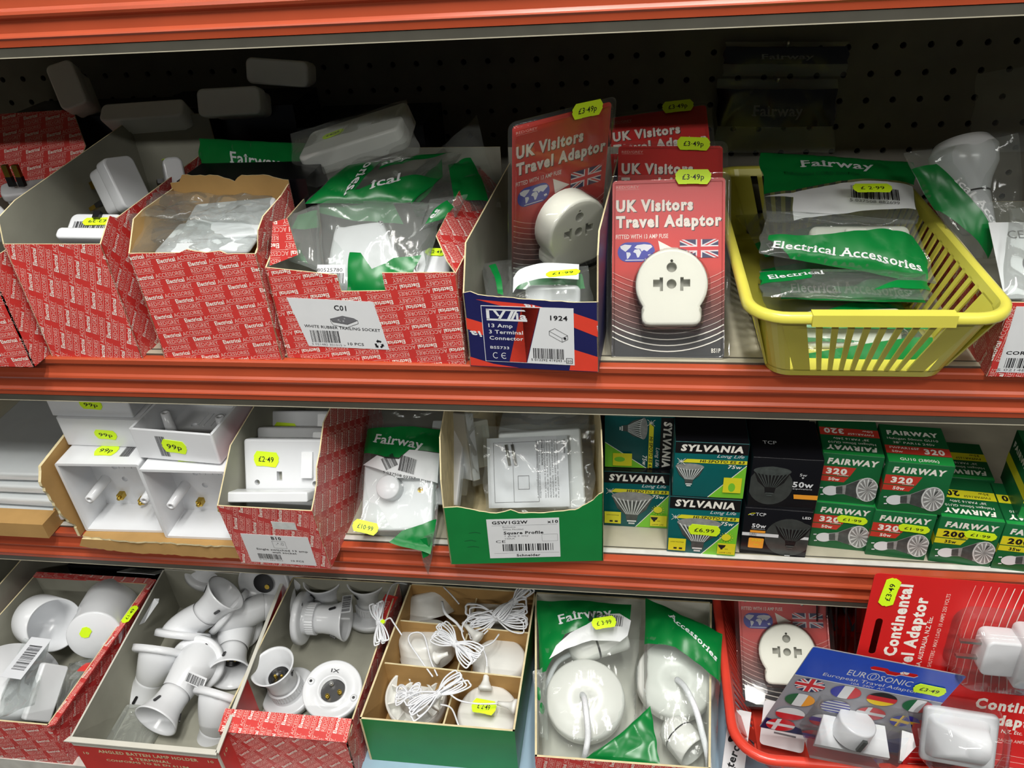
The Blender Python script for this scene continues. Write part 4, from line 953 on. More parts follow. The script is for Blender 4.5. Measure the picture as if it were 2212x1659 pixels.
def fairway_box(label, X, w=.051, d=.056, h=.0545, lum='320', watt='50w', stick=None, side=False, topup=False, group='green bulb cartons'):
    T = thing('bulb_carton', label, 'box', X, group); F = boxframes(w, d, h); mb = closed_box(T, w, d, h, 'bulb_green'); R0 = rect(.0003, .0003, w - .0003, h - .0003)
    band, tx = ('brick_print', 'white_print') if lum == '320' else ('yellow_print', 'ink')
    P = [(text('FAIRWAY', .005, .0435, .0062, .0425, bold=.05, shear=.12), 'white_print'), (poly([(0, .0305), (.026, .0305), (.0298, .0405), (0, .0405)]), band), (poly([(0, .0235), (.022, .0235), (.0255, .0295), (0, .0295)]), band),
         (text(lum, .0055, .0325, .0062, .0175, bold=.05), tx), (text('LUMEN', .0155, .0308, .0012, .009, bold=.02), tx), (text(watt, .0085, .0248, .0034, .0095, bold=.035), tx)] + gu10(.0105, .0125, 1.08, 9)
    if side:
        P = [(R4(0, 0, w, .013), 'bulb_green_light'), (text('FAIRWAY', .005, .0435, .0062, .0425, bold=.05, shear=.12), 'white_print'), (text('Halogen 50mm GU10', .005, .0375, .0032, .038), 'white_print'), (text('38° PAR16 240v', .010, .032, .0032, .030), 'white_print'),
             (R4(0, .017, w, .029), band), (text('FWPAR1635', .005, .0245, .0034, .024, bold=.02), tx), (text(watt, .005, .0188, .0034, .009, bold=.02), tx), (text(lum, .034, .0195, .0075, .015, bold=.04), tx), (text('GU10 (28', .012, .005, .004, .03), 'white_print')]
    flat(mb, F['f'], R0, P)
    rt = 0 if topup else 180; W_, D_ = w, d
    def q(t): return t if topup else np.array([W_, D_]) - t
    P2 = [(R4(0, 0, w, .0045), 'bulb_green_light')] if not topup else [(R4(0, .0, w, .012), 'bulb_green_light'), (text('GU10 (2800k)', .010, .0035, .0038, .031, bold=.01), 'white_print')]
    o_ = .010 if topup else 0
    body = [(text('FAIRWAY', .005, (d - .0125) if not topup else .060, .0062, .0425, bold=.05, shear=.12), 'white_print'), (text('Halogen 50mm GU10', .005, d - .0185, .0032, .040), 'white_print'), (text('38° PAR16 240v', .010, d - .0245, .0032, .030), 'white_print'),
            (R4(0, d - .039, w, d - .0275), band), (text('FWPAR165F', .005, d - .0325, .0030, .022, bold=.01), tx), (text(watt, .005, d - .0375, .0030, .009, bold=.01), tx), (text(lum, .030, d - .0375, .0075, .017, bold=.04), tx)]
    if topup: body = [(R4(0, .0125, w, .024), band), (text('FWPAR165F', .004, .0195, .003, .024, bold=.01), tx), (text(watt, .005, .0142, .003, .009, bold=.01), tx), (text(lum, .0315, .0145, .0072, .0165, bold=.04), tx), (text('38° PAR16 240v', .008, .027, .0032, .034), 'white_print'), (text('Halogen 50mm GU10', .004, .033, .0032, .042), 'white_print'), (text('FAIRWAY', .005, .040, .0062, .0425, bold=.05), 'white_print')]
    P2 += [(q(t), mm) for t, mm in body]
    flat(mb, F['t'], rect(.0003, .0003, w - .0003, d - .0003), P2)
    ink(mb, text('FAIRWAY', .005, .040, .006, d * .8, bold=.05), 'white_print', F['l'], .0001); ink(mb, R4(0, .02, d, .03), band, F['l'], .0001)
    mb.build('carton', T)
    if stick: sticker(T, F['f'] @ at(stick[0], stick[1], .0004, -3), '£1·99', .0265, .0085, world=False)
    return T
def bx(px, z, y=None, rz=0):
    p = PZ(px[0], px[1], z) if y is None else PY(px[0], px[1], y); p.z = z; return at(p.x, p.y, p.z, rz)
zt = Z2 + .0003; h_ = .0548
fairway_box('lower green 320 lumen bulb carton next to the black cartons, lime price label', bx((1745, 1178), zt, None, -5), stick=(.0335, .0375))
fairway_box('lower green 320 lumen bulb carton, middle of the three with price labels', bx((1868, 1197), zt, None, -5), stick=(.0350, .0375))
fairway_box('lower green 200 lumen bulb carton with yellow band and lime price label', bx((2004, 1211), zt, None, -6), lum='200', watt='35w', stick=(.0350, .0375))
fairway_box('lower green 200 lumen bulb carton cut by the right edge of the photo', bx((2139, 1228), zt, None, -6), lum='200', watt='35w')
fairway_box('upper green 320 lumen bulb carton next to the black cartons', bx((1757, 1086), zt + h_, .0355, -5))
fairway_box('upper green 320 lumen bulb carton with light green upright-printed top', bx((1895, 1095), zt + h_, .026, -5), w=.053, topup=True)
fairway_box('green bulb carton behind the yellow-banded one, only its upside-down top showing', at(.2895, .0765, zt, -5), lum='200', watt='35w')
fairway_box('upper green bulb carton at the right edge showing its lettered side panel', at(.3405, .022, zt + h_, -6), lum='200', watt='35w', side=True, topup=True)

def sylvania(label, X, w=.0635, d=.064, h=.070, stick=None, group='teal and green bulb cartons', tall=True, extra=True):
    T = thing('bulb_carton', label, 'box', X, group); F = boxframes(w, d, h); mb = closed_box(T, w, d, h, 'teal'); k = h / .070; O = rect(.0003, .0003, w - .0003, h - .0003)
    P = [(poly([(w * .50, 0), (w, 0), (w, h * .62)]), 'lime'), (line2(w * .5, 0, w, h * .62, .0007), 'white_print'), (R4(0, h * .80, w, h), 'black_card'),
         (text('SYLVANIA', .005, h * .845, .0078 * k, .053, bold=.05, shear=.15), 'white_print'), (text('Long Life', w * .58, h * .745, .0040 * k, .023, shear=.35, serif=False), 'label_white'),
         (poly([(.006, h * .635), (w, h * .635), (w, h * .70), (.011, h * .70)]), 'yellow_print'), (text('HI·SPOT® ES 63', .022, h * .648, .0033 * k, .038, bold=.03, shear=.15), 'ink'), (text('75w', w * .74, h * .555, .0045 * k, .012, bold=.02, shear=.2), 'white_print')]
    P += cone(w * .44, h * .34, 1.0 * k) if tall else cone(w * .22, h * .40, .62)
    for a in range(8): P.append((line2(.006 - .005 * math.cos(a * PI / 4) * (1 if a % 2 else .5), h * .66 - .005 * math.sin(a * PI / 4) * (1 if a % 2 else .5), .006, h * .66, .0004), 'white_print'))
    if extra: P += [(ell(w * .84, h * .36, .0042, .0042), 'yellow_print')] + [(line2(w * .84 + .005 * math.cos(a), h * .36 + .005 * math.sin(a), w * .84 + .0062 * math.cos(a), h * .36 + .0062 * math.sin(a), .0005), 'yellow_print') for a in np.linspace(0, 2 * PI, 15)] + \
        [(R4(.001, h * .07, .017, h * .29), 'yellow_print'), (R4(w * .73, h * .06, w - .001, h * .26), 'yellow_print'), (text('LAMP LIFE', w * .76, h * .08, .0015, .011), 'ink'), (text('LOW VOLTAGE', .003, h * .22, .0013, .012), 'ink'), (R4(.006, h * .10, .009, h * .13), 'ink'), (R4(.011, h * .10, .014, h * .13), 'ink'), (cone(w * .79, h * .19, .18)[0][0], 'ink'), (text('=', w * .835, h * .15, .0015, .003), 'ink')]
    else: P += [(R4(w * .70, h * .12, w * .95, h * .40), 'yellow_print'), (ell(w * .82, h * .22, .003, .005), 'lime')]
    flat(mb, F['f'], O, P)
    P = [(R4(0, 0, w, d), 'black_card')]
    flat(mb, F['t'], rect(.0003, .0003, w - .0003, d - .0003), P); ink(mb, text('SYLVANIA', .005, h * .845, .0078 * k, .053, bold=.05, shear=.15), 'white_print', F['r'], .0001)
    mb.build('carton', T)
    if stick: sticker(T, F['f'] @ at(w * .52, h * .455, .0006, -2), '£6.99', .029, .0125, world=False, th=.62)
    return T
sylvania('lower teal bulb carton with a big lime price label over its lamp picture', bx((1440, 1192), zt, None, -2), stick=True, w=.0632, h=.0700)
sylvania('upper teal bulb carton standing on the one with the big lime price label', bx((1452, 1066), zt + .0703, .016, -1), w=.0625, h=.0615, tall=False, extra=False)
sylvania('lower left teal bulb carton set back beside the green carton', bx((1304, 1134), zt, None, -1), w=.0625, h=.0695)
T = sylvania('teal bulb carton lying on its side, lettering running down', Matrix.Translation((.0455, .052, zt + .0698)) @ Matrix.Rotation(-PI / 2, 4, (0, 1, 0)) @ Matrix.Translation((0, 0, 0)), w=.0600, h=.0640, tall=False, extra=False)
T.matrix_world = Matrix.Translation((-.0185, .054, zt + .0698 + .0602)) @ Matrix.Rotation(PI / 2, 4, (0, 1, 0))

def tcp(label, X, kind=0, w=.0595, d=.058, h=.0565):
    T = thing('led_bulb_carton', label, 'box', X, 'black bulb cartons'); F = boxframes(w, d, h); mb = closed_box(T, w, d, h, 'black_card'); O = rect(.0003, .0003, w - .0003, h - .0003)
    if kind == 0:
        P = [(ell(w * .70, h * .42, .021, .023), 'halo_print'), (R4(0, h * .40, w * .55, h * .47), 'label_white'), (R4(w * .85, h * .40, w, h * .46), 'label_white')] + cone(w * .74, h * .46, .80, 'halo_print', 'lamp_dark', 'black_plastic') + \
            [(text('TCP', .010, h * .855, .0038, .009, bold=.01), 'label_white'), (arc2([(.0035, h * .86), (.0065, h * .90), (.0095, h * .905)], .0008), 'yellow_print'), (arc2([(.0045, h * .89), (.0065, h * .86), (.0085, h * .875)], .0006), 'label_white'), (text('LED', w * .85, h * .86, .0028, .0075, bold=.03), 'label_white'),
             (text('50w', .008, h * .60, .0048, .0125, bold=.03), 'label_white'), (text('equivalent', .008, h * .565, .0012, .012), 'label_white'), (R4(.007, h * .49, .0205, h * .54), 'orange_print'), (poly(rrect(.0135, .0125, .001, 2, .0135, h * .26)), 'orange_print'), (text('LED', .007, h * .445, .0018, .006), 'ink'), (text('GU10', .007, h * .41, .0016, .006), 'ink'), (text('350', .009, h * .30, .0032, .009), 'yellow_print'), (text('lm', .012, h * .21, .0026, .004), 'yellow_print'), (R4(w * .68, h * .03, w * .76, h * .045), 'label_white')]
    else:
        P = [(ell(w * .30, h * .45, .019, .022), 'halo_print')] + cone(w * .30, h * .52, .80, 'lamp_dark', 'lamp_dark', 'black_plastic') + [(text('5w', w * .69, h * .68, .0032, .006), 'label_white'), (poly([(w * .74, h * .63), (w * .76, h * .66), (w * .72, h * .66)]), 'label_white'), (text('50w', w * .61, h * .46, .0062, .0175, bold=.03), 'label_white'), (text('equivalent', w * .62, h * .415, .0016, .0165), 'label_white'), (poly([(w * .66, h * .22), (w, h * .22), (w, h * .31), (w * .645, h * .31)]), 'orange_print')]
    flat(mb, F['f'], O, P)
    ink(mb, text('TCP', .01, .02, .005, .012), 'label_white', F['t'], .0001); mb.build('carton', T); return T
tcp('lower black LED bulb carton with a white stripe across its lamp picture', bx((1597, 1193), zt, None, -3))
tcp('upper black bulb carton with 50w wording, stacked on the striped one', bx((1613, 1094), zt + .0568, .021, -2), 1)
tcp('rear black bulb carton, dim, higher than the two in front', bx((1585, 1015), zt + .060, .083, -2), 1, w=.0625)
tcp('rear black bulb carton low down under the dim one', at(.102, .085, zt, -1), 1, h=.0585)
# red carton behind the teal ones
T, Fc = carton('red_carton', 'dim red carton with blank white label standing behind the teal bulb cartons', at(-.005, .145, Z2 + .0003), .115, .12, .150, .15, .15, mo='red_card', rots={'f': 80})
label_part(T, Fc['f'], rect(.026, .085, .100, .118), [(text('14', .028, .110, .006, .010, bold=.02), 'ink'), (arc2([(.030, .105), (.040, .105), (.040, .092), (.030, .092), (.030, .105)], .0006), 'ink_grey')]); label_part(T, Fc['f'], rect(.05, .128, .09, .142), [(bars(.055, .131, .03, .007, 8), 'ink_grey')])

# ---- green carton with the square profile label
XG, w = onbox((974, 1219), (1304, 1211), Z2); w = .146; H = .072
z2l = lambda u, v: ((u / 3.95 + 760 - 945) / 359 * w, H - (v / 3.95 + 840 - 1094) / 122 * H)
top = [z2l(*p) for p in ((730, 1005), (860, 1000), (1050, 1040), (1200, 1060), (1270, 1050), (1330, 1035), (1400, 1062), (1580, 1068), (1750, 1058), (1900, 1050), (2000, 1005), (2060, 975), (2110, 930))] + [(w, .085)]
top[0] = (0, H)
TG, FG = carton('green_carton', 'green carton with curved torn front edge and white square profile label', XG, w, .20, H, .1, .12, mo='box_green', mi='torn_board',
    front=[(0, 0), (w, 0), (w, .085)] + jag(top[1:-1][::-1], .0005, 3) + [(0, H)], side=[(0, 0), (.2, 0), (.2, .13), (.03, .13), (.02, .118), (.006, .10), (0, H)], sider=[(0, 0), (.2, 0), (.2, .14), (.02, .14), (.006, .12), (.002, .10), (0, .085)])
ik = [(text('GSW1G2W', .0435, .0505, .0038, .033, bold=.03), 'ink'), (text('x10', .0945, .0505, .0036, .010, bold=.03), 'ink'), (R4(.043, .0485, .1035, .0487), 'ink_grey'), (text('Exclusive', .053, .0458, .0018, .012), 'ink_grey'), (text('White Moulded', .053, .0428, .0018, .019), 'ink_grey'), (text('Square Profile', .0535, .0375, .0036, .037, bold=.03), 'ink'),
      (text('1 gang 2 way', .0545, .0345, .0020, .022), 'ink_grey'), (text('10AX', .0545, .0312, .0018, .009), 'ink_grey'), (text('CE', .0455, .0270, .0032, .009), 'ink'), (arc2([(.089, .028), (.1035, .028), (.1035, .0365), (.089, .0365), (.089, .028)], .0002), 'ink_grey'), (bars(.0515, .0160, .048, .009, 13, 26), 'ink'), (R4(.043, .0132, .1045, .0134), 'ink_grey'), (text('Schneider', .0640, .0088, .0030, .0225, bold=.03), 'ink')]
label_part(TG, FG['f'], [(.0385, .0070), (.1055, .0070), (.1055, .0565), (.0385, .0565)][0:4], ik)
mb = MB()
for k, (x, z) in enumerate(((.016, .030), (.018, .022), (.021, .040))): ink(mb, arc2([(x, z), (x + .006, z + .001), (x + .011, z - .0005)], .0008), 'bulb_green', FG['f'], .0001)
mb.build('pen_marks', TG)
# contents of the green carton
T = bag('switch_bag', 'clear bag with folded instruction sheet, front of the green carton', P4((1050, 1112, .022), (1280, 1104, .022), (1288, 915, .070), (1040, 920, .070)), .10, .11, .008, [], 51, 'clear_film', .004)
Xc, w_, h2 = edges(PY(1062, 1098, .024), PY(1231, 1094, .024), PY(1062, 947, .066))
mb = MB(); nn = 14
def wavy(x, y, z): return (x, y, z + .0008 * math.sin(x * 60) + .0004 * math.sin(y * 50))
g = [(w_ * i / nn, h2 * j / nn) for j in range(nn + 1) for i in range(nn + 1)]
for off, dx in ((0, 0), (-.0012, -.003)):
    mb.add([wavy(x + dx, y, off) for x, y in g], [(j * (nn + 1) + i, j * (nn + 1) + i + 1, (j + 1) * (nn + 1) + i + 1, (j + 1) * (nn + 1) + i) for j in range(nn) for i in range(nn)], 'paper', Xc, True)
rr = random.Random(5)
for k, x in enumerate(list(np.linspace(.60, .86, 9)) + [.95]):
    s = ''.join(rr.choice('aeionrstl cdm pu') for _ in range(34)) if k not in (2, 9) else ('FITTING INSTRUCTIONS' if k == 2 else 'WARNING')
    ink(mb, turn(text(s, 0, 0, .0016, h2 * (.82 if k not in (2, 9) else (.36 if k == 2 else .2)), bold=.0 if k not in (2, 9) else .03), -90) + np.array([w_ * x, h2 * .95]), 'ink_grey' if k not in (2, 9) else 'ink', None, .0006, fn=lambda x, y, z: Xc @ V(wavy(x, y, z)))
for a in (rect(.05, .08, .62, .93), rect(.30, .08, .62, .93), rect(.36, .26, .50, .45)): ink(mb, arc2([(w_ * x, h2 * y) for x, y in a + a[:1]], .0004), 'ink_grey', None, .0008, fn=lambda x, y, z: Xc @ V(wavy(x, y, z)))
mb.build('instruction_sheet', T, True)
mb = MB()
for dx in (0, .006): tube(mb, [Xc @ V((w_ * .26 + dx, h2 * .60, .002)), Xc @ V((w_ * .22 + dx, h2 * .90, .002))], .0016, 'steel')
mb.build('screw', T, True)
mb = MB(); Xp, a, b_ = edges(PY(1085, 1108, .030), PY(1265, 1100, .030), PY(1085, 935, .078)); rbox(mb, a, b_, -.008, 0, .003, .0015, 'white_plastic', Xp, a / 2, b_ / 2); mb.build('switch_plate', T, True)
for k, (bl, br, tl, lab) in enumerate((((985, 1092, .035), (1003, 1096, .045), (962, 890, .075), 'narrow bagged switch seen edge-on, leftmost in the green carton'), ((1022, 1040, .055), (1042, 1035, .062), (1005, 895, .085), 'second bagged switch seen edge-on in the green carton'))):
    Xp, a, b_ = edges(PY(*bl), PY(*br), PY(*tl)); T = thing('wall_switch', lab, 'switch', Xp, 'switches standing on edge in the green carton'); mb = MB()
    rbox(mb, .009, b_, -.040, 0, .0015, .001, 'white_plastic', None, .0045, b_ / 2); mb.build('faceplate', T); mb = MB(); rbox(mb, .022, b_ * .7, -.042, -.006, .002, .001, 'white_board', None, .018, b_ / 2); mb.build('back_box', T)
    q0 = [Xp @ V(p) for p in ((-.003, -.004, .004), (.030, -.004, .002), (.034, b_ + .004, .002), (-.004, b_ + .003, .004))]
    bag('', '', q0, .03, .08, .004, [], 60 + k, T=T, amp=.003, sc=50, film_name='film')
T = bag('switch_bag', 'dim clear bag at the back of the green carton above the instruction sheet', P4((1075, 925, .10), (1290, 930, .10), (1285, 880, .14), (1060, 880, .14)), .10, .05, .006, [], 53, amp=.005)
mb = MB(); Xp, a, b_ = edges(PY(1075, 935, .11), PY(1270, 935, .11), PY(1075, 885, .15)); rbox(mb, a, b_, -.008, 0, .003, .0015, 'white_plastic', Xp, a / 2, b_ / 2); mb.build('switch_plate', T, True)

# ---- dimmer bag
c4 = P4((762, 1150, .0), (940, 1180, -.006), (962, 885, .105), (800, 885, .11)); Wb, Hb = .10, .16
T = bag('dimmer_bag', 'green and clear bag with a white round-knob dimmer switch, overhanging the shelf edge', c4, Wb, Hb, .010, [
    (poly([(0, .100), (.018, .098), (.034, .093), (.050, .093), (.062, .104), (.098, .106), (.098, .134), (.0, .134)]), 'fair_green'),
    (poly([(.002, .084), (.02, .096), (.034, .091), (.050, .091), (.062, .1035), (.098, .105), (.098, .070), (.075, .072), (.05, .070), (.03, .076)]), 'label_white'),
    (text('Fairway', .012, .114, .012, .066, serif=True, rot=-8), 'label_white'), (turn(bars(0, 0, .020, .018, 7), -8) + np.array([.050, .078]), 'ink'), (turn(bars(0, 0, .016, .016, 9), 32) + np.array([.036, .076]), 'ink'), (text('5 037508 03757', .032, .0725, .0028, .040, rot=-4), 'ink'),
    (poly([(.045, -.004), (.096, -.010), (.100, .030), (.085, .020), (.06, .011)]), 'fair_green')], 55, 'clear_film', .004, edge=.02)
Xc, w_, h2 = edges(PY(778, 1147, .008), PY(932, 1145, .008), PY(786, 1000, .060))
mb = MB(); plate(mb, rrect(w_, h2, .003, 3, w_ / 2, h2 / 2), -.008, 0, 'white_plastic', Xc, .002, [circ(.0028, 12, w_ * .82, h2 * .58)], .004, 'brass'); mb.build('dimmer_plate', T, True)
mb = MB(); lathe(mb, [(.0, 0), (.0125, 0), (.0120, .012), (.0112, .0135), (.0, .0137)], 'white_plastic', Xc @ at(w_ * .42, h2 * .60, 0)); mb.build('knob', T, True)
mb = MB(); tip = [PY(905, 1165, -.004), PY(938, 1150, -.006), PY(933, 1205, -.010), PY(925, 1242, -.012), PY(912, 1210, -.010)]
mb.add(tip + [p + V((0, .002, 0)) for p in tip], [(0, 1, 2, 3, 4), (9, 8, 7, 6, 5)], 'clear_film', None, True)
tp = [PY(905, 1165, -.0045), PY(930, 1160, -.006), PY(926, 1200, -.0105), PY(914, 1206, -.0105)]; mb.add(tp, [(0, 1, 2, 3)], 'fair_green'); mb.build('film_corner', T, True)
Xs, a, b_ = edges(PY(766, 1146, -.006), PY(808, 1156, -.006), PY(768, 1124, .002)); sticker(T, Xs @ at(a / 2, b_ / 2, .004), '£10·99', .0255, .012)

# ---- carton of single switched sockets
XB, w = onbox((522, 1216), (731, 1230), Z2); w = .0925
TB, FB_ = carton('red_carton', 'red carton labelled single switched 13 amp wall socket, overhanging the shelf edge', XB, w, .20, .081, .11, .13, mo='red_card_dull', rots={'f': 75, 'r': 60}, lean=.085,
    side=[(0, 0), (.2, 0), (.2, .13), (.04, .115), (-.0069, .081)], sider=[(0, 0), (.2, 0), (.2, .15), (.055, .135), (.035, .117), (.022, .109), (.014, .095), (.004, .0875), (-.0069, .081)])
ik = [(text('B10', .042, .0385, .0042, .010, bold=.03), 'ink'), (arc2([(.0415, .0265), (.0545, .0265), (.0545, .0365), (.0415, .0365), (.0415, .0265)], .00025), 'ink'), (text('Single switched 13 amp', .0225, .0225, .0026, .052, bold=.015), 'ink'), (text('wall socket', .0375, .0188, .0026, .025, bold=.015), 'ink'), (bars(.0215, .0095, .024, .0075, 15), 'ink'), (text('5 021482 003', .0215, .0073, .0015, .024), 'ink_grey'), (text('10 PCS', .054, .0078, .0022, .013, bold=.02), 'ink')]
ik += [(poly(circ(.0006, 8, .047, .0335)), 'ink'), (R4(.0445, .0315, .0460, .0318), 'ink'), (R4(.0485, .0315, .050, .0318), 'ink'), (arc2([(.0505, .0345), (.0522, .0345), (.0522, .031), (.0505, .031), (.0505, .0345)], .0003), 'ink')]
label_part(TB, FB_['f'], [(.0115, .0035), (.0790, .0035), (.0795, .0445), (.0120, .0445)], ik)
label_part(TB, FB_['f'], rect(.0480, .0540, .0715, .0640), [(R4(.052, .057, .066, .0605), 'lamp_light')], m='lamp_light')
def socket(label, X, price=True, h=.086):
    T = thing('wall_socket', label, 'socket', X, 'white switched sockets in the red carton'); S_ = .086; mb = MB()
    holes = [rect(.0335, .0455, .0390, .0545), circ(.0028, 14, .0130, .0435), circ(.0028, 14, .0725, .0430), rect(.0180, .0250, .0250, .0290), rect(.0490, .0250, .0560, .0290)]
    plate(mb, rrect(S_, S_, .003, 3, S_ / 2, S_ / 2 - .0), -.009, 0, 'white_plastic', None, .002, holes, .006, 'hole_plastic', bottom=True); mb.build('faceplate', T)
    mb = MB(); vs = [(.0605, .0495, .0), (.0715, .0495, .0), (.0715, .0495, .0050), (.0605, .0495, .0050), (.0605, .0740, .0), (.0715, .0740, .0), (.0715, .0740, .0016), (.0605, .0740, .0016)]
    mb.add(vs, [(0, 1, 2, 3), (5, 4, 7, 6), (3, 2, 6, 7), (0, 3, 7, 4), (1, 5, 6, 2)], 'white_plastic'); mb.build('rocker_switch', T)
    mb = MB(); rbox(mb, .062, .062, -.026, -.009, .003, .002, 'white_board', None, .043, .043); mb.build('rear_housing', T)
    if price: sticker(T, at(.0235, .0665, .0004, -4), '£2·49', .026, .0145, world=False)
    return T
zs = V((0, .49, .87)); P0 = PY(530, 948, .030) - zs.normalized() * .086
sk = socket('front white switched socket with whole lime price label, leaning in the red carton', frm(P0, (1, 0, .03), zs.normalized().cross(V((-1, 0, 0)))) if False else ukX(P0, (1, -.01, .035), zs))
P0 = PY(559, 923, .060) - zs.normalized() * .086; dup(sk, ukX(P0, (1, -.01, .035), zs), 'middle white socket in the red carton, its lime label half hidden').children[-1].location.y += .0075
P0 = PY(575, 888, .100) - zs.normalized() * .086; dup(sk, ukX(P0, (1, -.01, .035), zs), 'rearmost white socket in the red carton under the orange rail').children[-1].location.y += .0090
mb = MB(); Xe, a, b_ = edges(PY(482, 1086, -.020), PY(694, 1086, -.022), PY(486, 1068, -.016)); rbox(mb, .086, .010, -.02, 0, .002, .0015, 'white_plastic', None, .043, .005)
T = thing('wall_socket', 'white socket lying flat at the front of the red carton, only its edge showing', 'socket', Xe, 'white switched sockets in the red carton'); mb.build('faceplate', T)

# ---- white pattress boxes in the brown carton
def pattress(label, X, kind=0, S_=.088, d=.042, hh=.090):
    """white moulded back box; opening towards +z, back at -d"""
    T = thing('pattress_box', label, 'box', X, 'white pattress boxes'); mb = MB(); o = rrect(S_, hh, .002, 3, S_ / 2, hh / 2); oi = inset(o, .0028); n = len(o); m = 'white_plastic'
    vs = [(x, y, -d) for x, y in o] + [(x, y, 0) for x, y in o] + [(x, y, 0) for x, y in oi] + [(x, y, -d + .0025) for x, y in inset(oi, .001)]
    mb.add(vs, [(q * n + i, q * n + (i + 1) % n, (q + 1) * n + (i + 1) % n, (q + 1) * n + i) for q in range(3) for i in range(n)], m)
    for t in tess([o]): mb.add([(x, y, -d) for x, y in t], [(2, 1, 0)], m)
    hl = [circ(.0032, 12, S_ * .33, hh * .60), circ(.0032, 12, S_ * .66, hh * .62), circ(.0032, 12, S_ * .40, hh * .42), circ(.0032, 12, S_ * .72, hh * .42)]
    for t in tess([inset(oi, .001)] + hl): mb.add([(x, y, -d + .0025) for x, y in t], [(0, 1, 2)], m)
    for h in hl: k = len(h); mb.add([(x, y, -d + .0025) for x, y in h] + [(x, y, -d + .0002) for x, y in h], [((i + 1) % k, i, k + i, k + (i + 1) % k) for i in range(k)] + [list(range(k, 2 * k))], m)
    mb.build('moulded_shell', T)
    mb = MB(); cx, cy = S_ * .5, hh * .74
    for dx in (-.010, -.004, .004, .010): box(mb, cx + dx - .0004, cx + dx + .0004, cy - .014, cy + .008, -d + .0025, -d + .0034, m)
    ink(mb, arc2([(cx + .012 * math.cos(a), cy + .010 * math.sin(a)) for a in np.linspace(0, PI, 14)], .001), m, at(0, 0, -d), .0035); mb.build('knockouts', T)
    for k, (x, y) in enumerate(((S_ * .16, hh * .42), (S_ * .84, hh * .42))):
        mb = MB(); lathe(mb, [(.0055, -d + .0025), (.0045, -.006), (.0018, -.006), (.0018, -.012)], m, at(x, y, 0), 16); mb.build('screw_boss', T)
    for k, (x, y) in enumerate(((S_ * .30, hh * .20), (S_ * .55, hh * .13))):
        mb = MB(); box(mb, x - .003, x + .003, y - .003, y + .003, -d + .0025, -d + .010, 'brass'); lathe(mb, [(0, -d + .0125), (.002, -d + .0125), (.002, -d + .010)], 'brass', at(x, y, 0), 12); mb.build('brass_terminal', T)
    return T
fX = lambda p, rz=0: Matrix.Translation(p) @ Matrix.Rotation(math.radians(rz), 4, 'Z') @ xf((0, 0, 0), (1, 0, 0), (0, 0, 1), (0, -1, 0))
pa = pattress('open white pattress box facing out, lower left of the brown carton', fX((-.556, .001, Z2 + .0035), 2)); sticker(pa, at(.044, .0903, -.021, 0, -90), '99p', .024, .016, world=False)
mb = MB(); ink(mb, bars(.062, -.034, .010, .022, 3), 'ink', xf((0, .0902, 0), (1, 0, 0), (0, 0, 1), (0, 1, 0)), .0001); mb.build('barcode', pa)
dup(pa, fX((-.464, -.003, Z2 + .0035), 1), 'open white pattress box facing out, lower right of the brown carton')
for o in list(COL.objects):
    pass
ztop = Z2 + .0035 + .091
pb = pattress('white pattress box lying open side down, second layer on the left, whole 99p label', Matrix.Translation((-.560, .030, ztop)) @ Matrix.Rotation(PI, 4, 'Y') @ Matrix.Translation((-.088, 0, .0)) , d=.033)
fr_ = xf((.088, 0, 0), (-1, 0, 0), (0, 0, -1), (0, -1, 0)); sticker(pb, fr_ @ at(.048, .0145, .0001, -3), '99p', .024, .011, world=False)
pc = dup(pb, Matrix.Translation((-.566, .034, ztop + .0335)) @ Matrix.Rotation(PI, 4, 'Y') @ Matrix.Translation((-.088, 0, .0)), 'white pattress box topmost on the left, cut off by the orange rail')
pd = pattress('white pattress box lying open side up on the lower right one, 99p label', Matrix.Translation((-.470, .012, ztop + .036)) @ Matrix.Rotation(math.radians(-4), 4, 'Z'), d=.034)
sticker(pd, xf((0, 0, -.034), (1, 0, 0), (0, 0, 1), (0, -1, 0)) @ at(.044, .017, .0001, -4), '99p', .026, .015, world=False)
mb = MB(); ink(mb, bars(.026, .004, .010, .024, 3), 'ink', xf((0, 0, -.034), (1, 0, 0), (0, 0, 1), (0, -1, 0)), .0001); mb.build('barcode', pd)
T = thing('brown_carton', 'torn brown cardboard carton around the white pattress boxes', 'box', Matrix.Translation((-.46, .02, Z2)))
mb = MB(); zz = Z2 + .0006
lw = [PY(180, 1140, -.002), PY(155, 1100, .0), PY(132, 1060, .0), PY(104, 1025, .002), PY(88, 990, .006), PY(134, 942, .045)]
x_ = -.5615
o = [(0, 0), (.0, .012)] + jag([(.001, .012), (-.008, .035), (-.012, .06), (-.014, .085), (-.006, .098)], .001, 6) + [(.05, .105), (.13, .105), (.13, 0)]
panel(mb, xf((x_ + .001, -.004, zz), (0, 1, 0), (0, 0, 1), (1, 0, 0)), o, 'brown_board', 'brown_board', .003); mb.build('side_wall', T, True)
mb = MB(); a = [(-.558, 0), (-.372, 0), (-.372, -.030)] ; fl = [(-.556, .012), (-.372, .012)] + jag([(-.372, -.008), (-.42, -.0105), (-.46, -.009), (-.50, -.0105), (-.556, -.006)], .0008, 8)
panel(mb, xf((0, 0, Z2 + .0032), (1, 0, 0), (0, 1, 0), (0, 0, 1)), fl, 'brown_board', 'brown_board', .002)
fl = [(-.556, 0.0), (-.372, 0.0)] + jag([(-.372, -.014), (-.42, -.017), (-.46, -.0155), (-.50, -.016), (-.54, -.013), (-.562, -.010)], .0008, 8)
panel(mb, xf((0, -.0085, Z2 + .0012), (1, 0, 0), (0, .05, 1), (0, -1, .05)), fl, 'brown_board', 'brown_board', .002); mb.build('torn_front_flap', T, True)
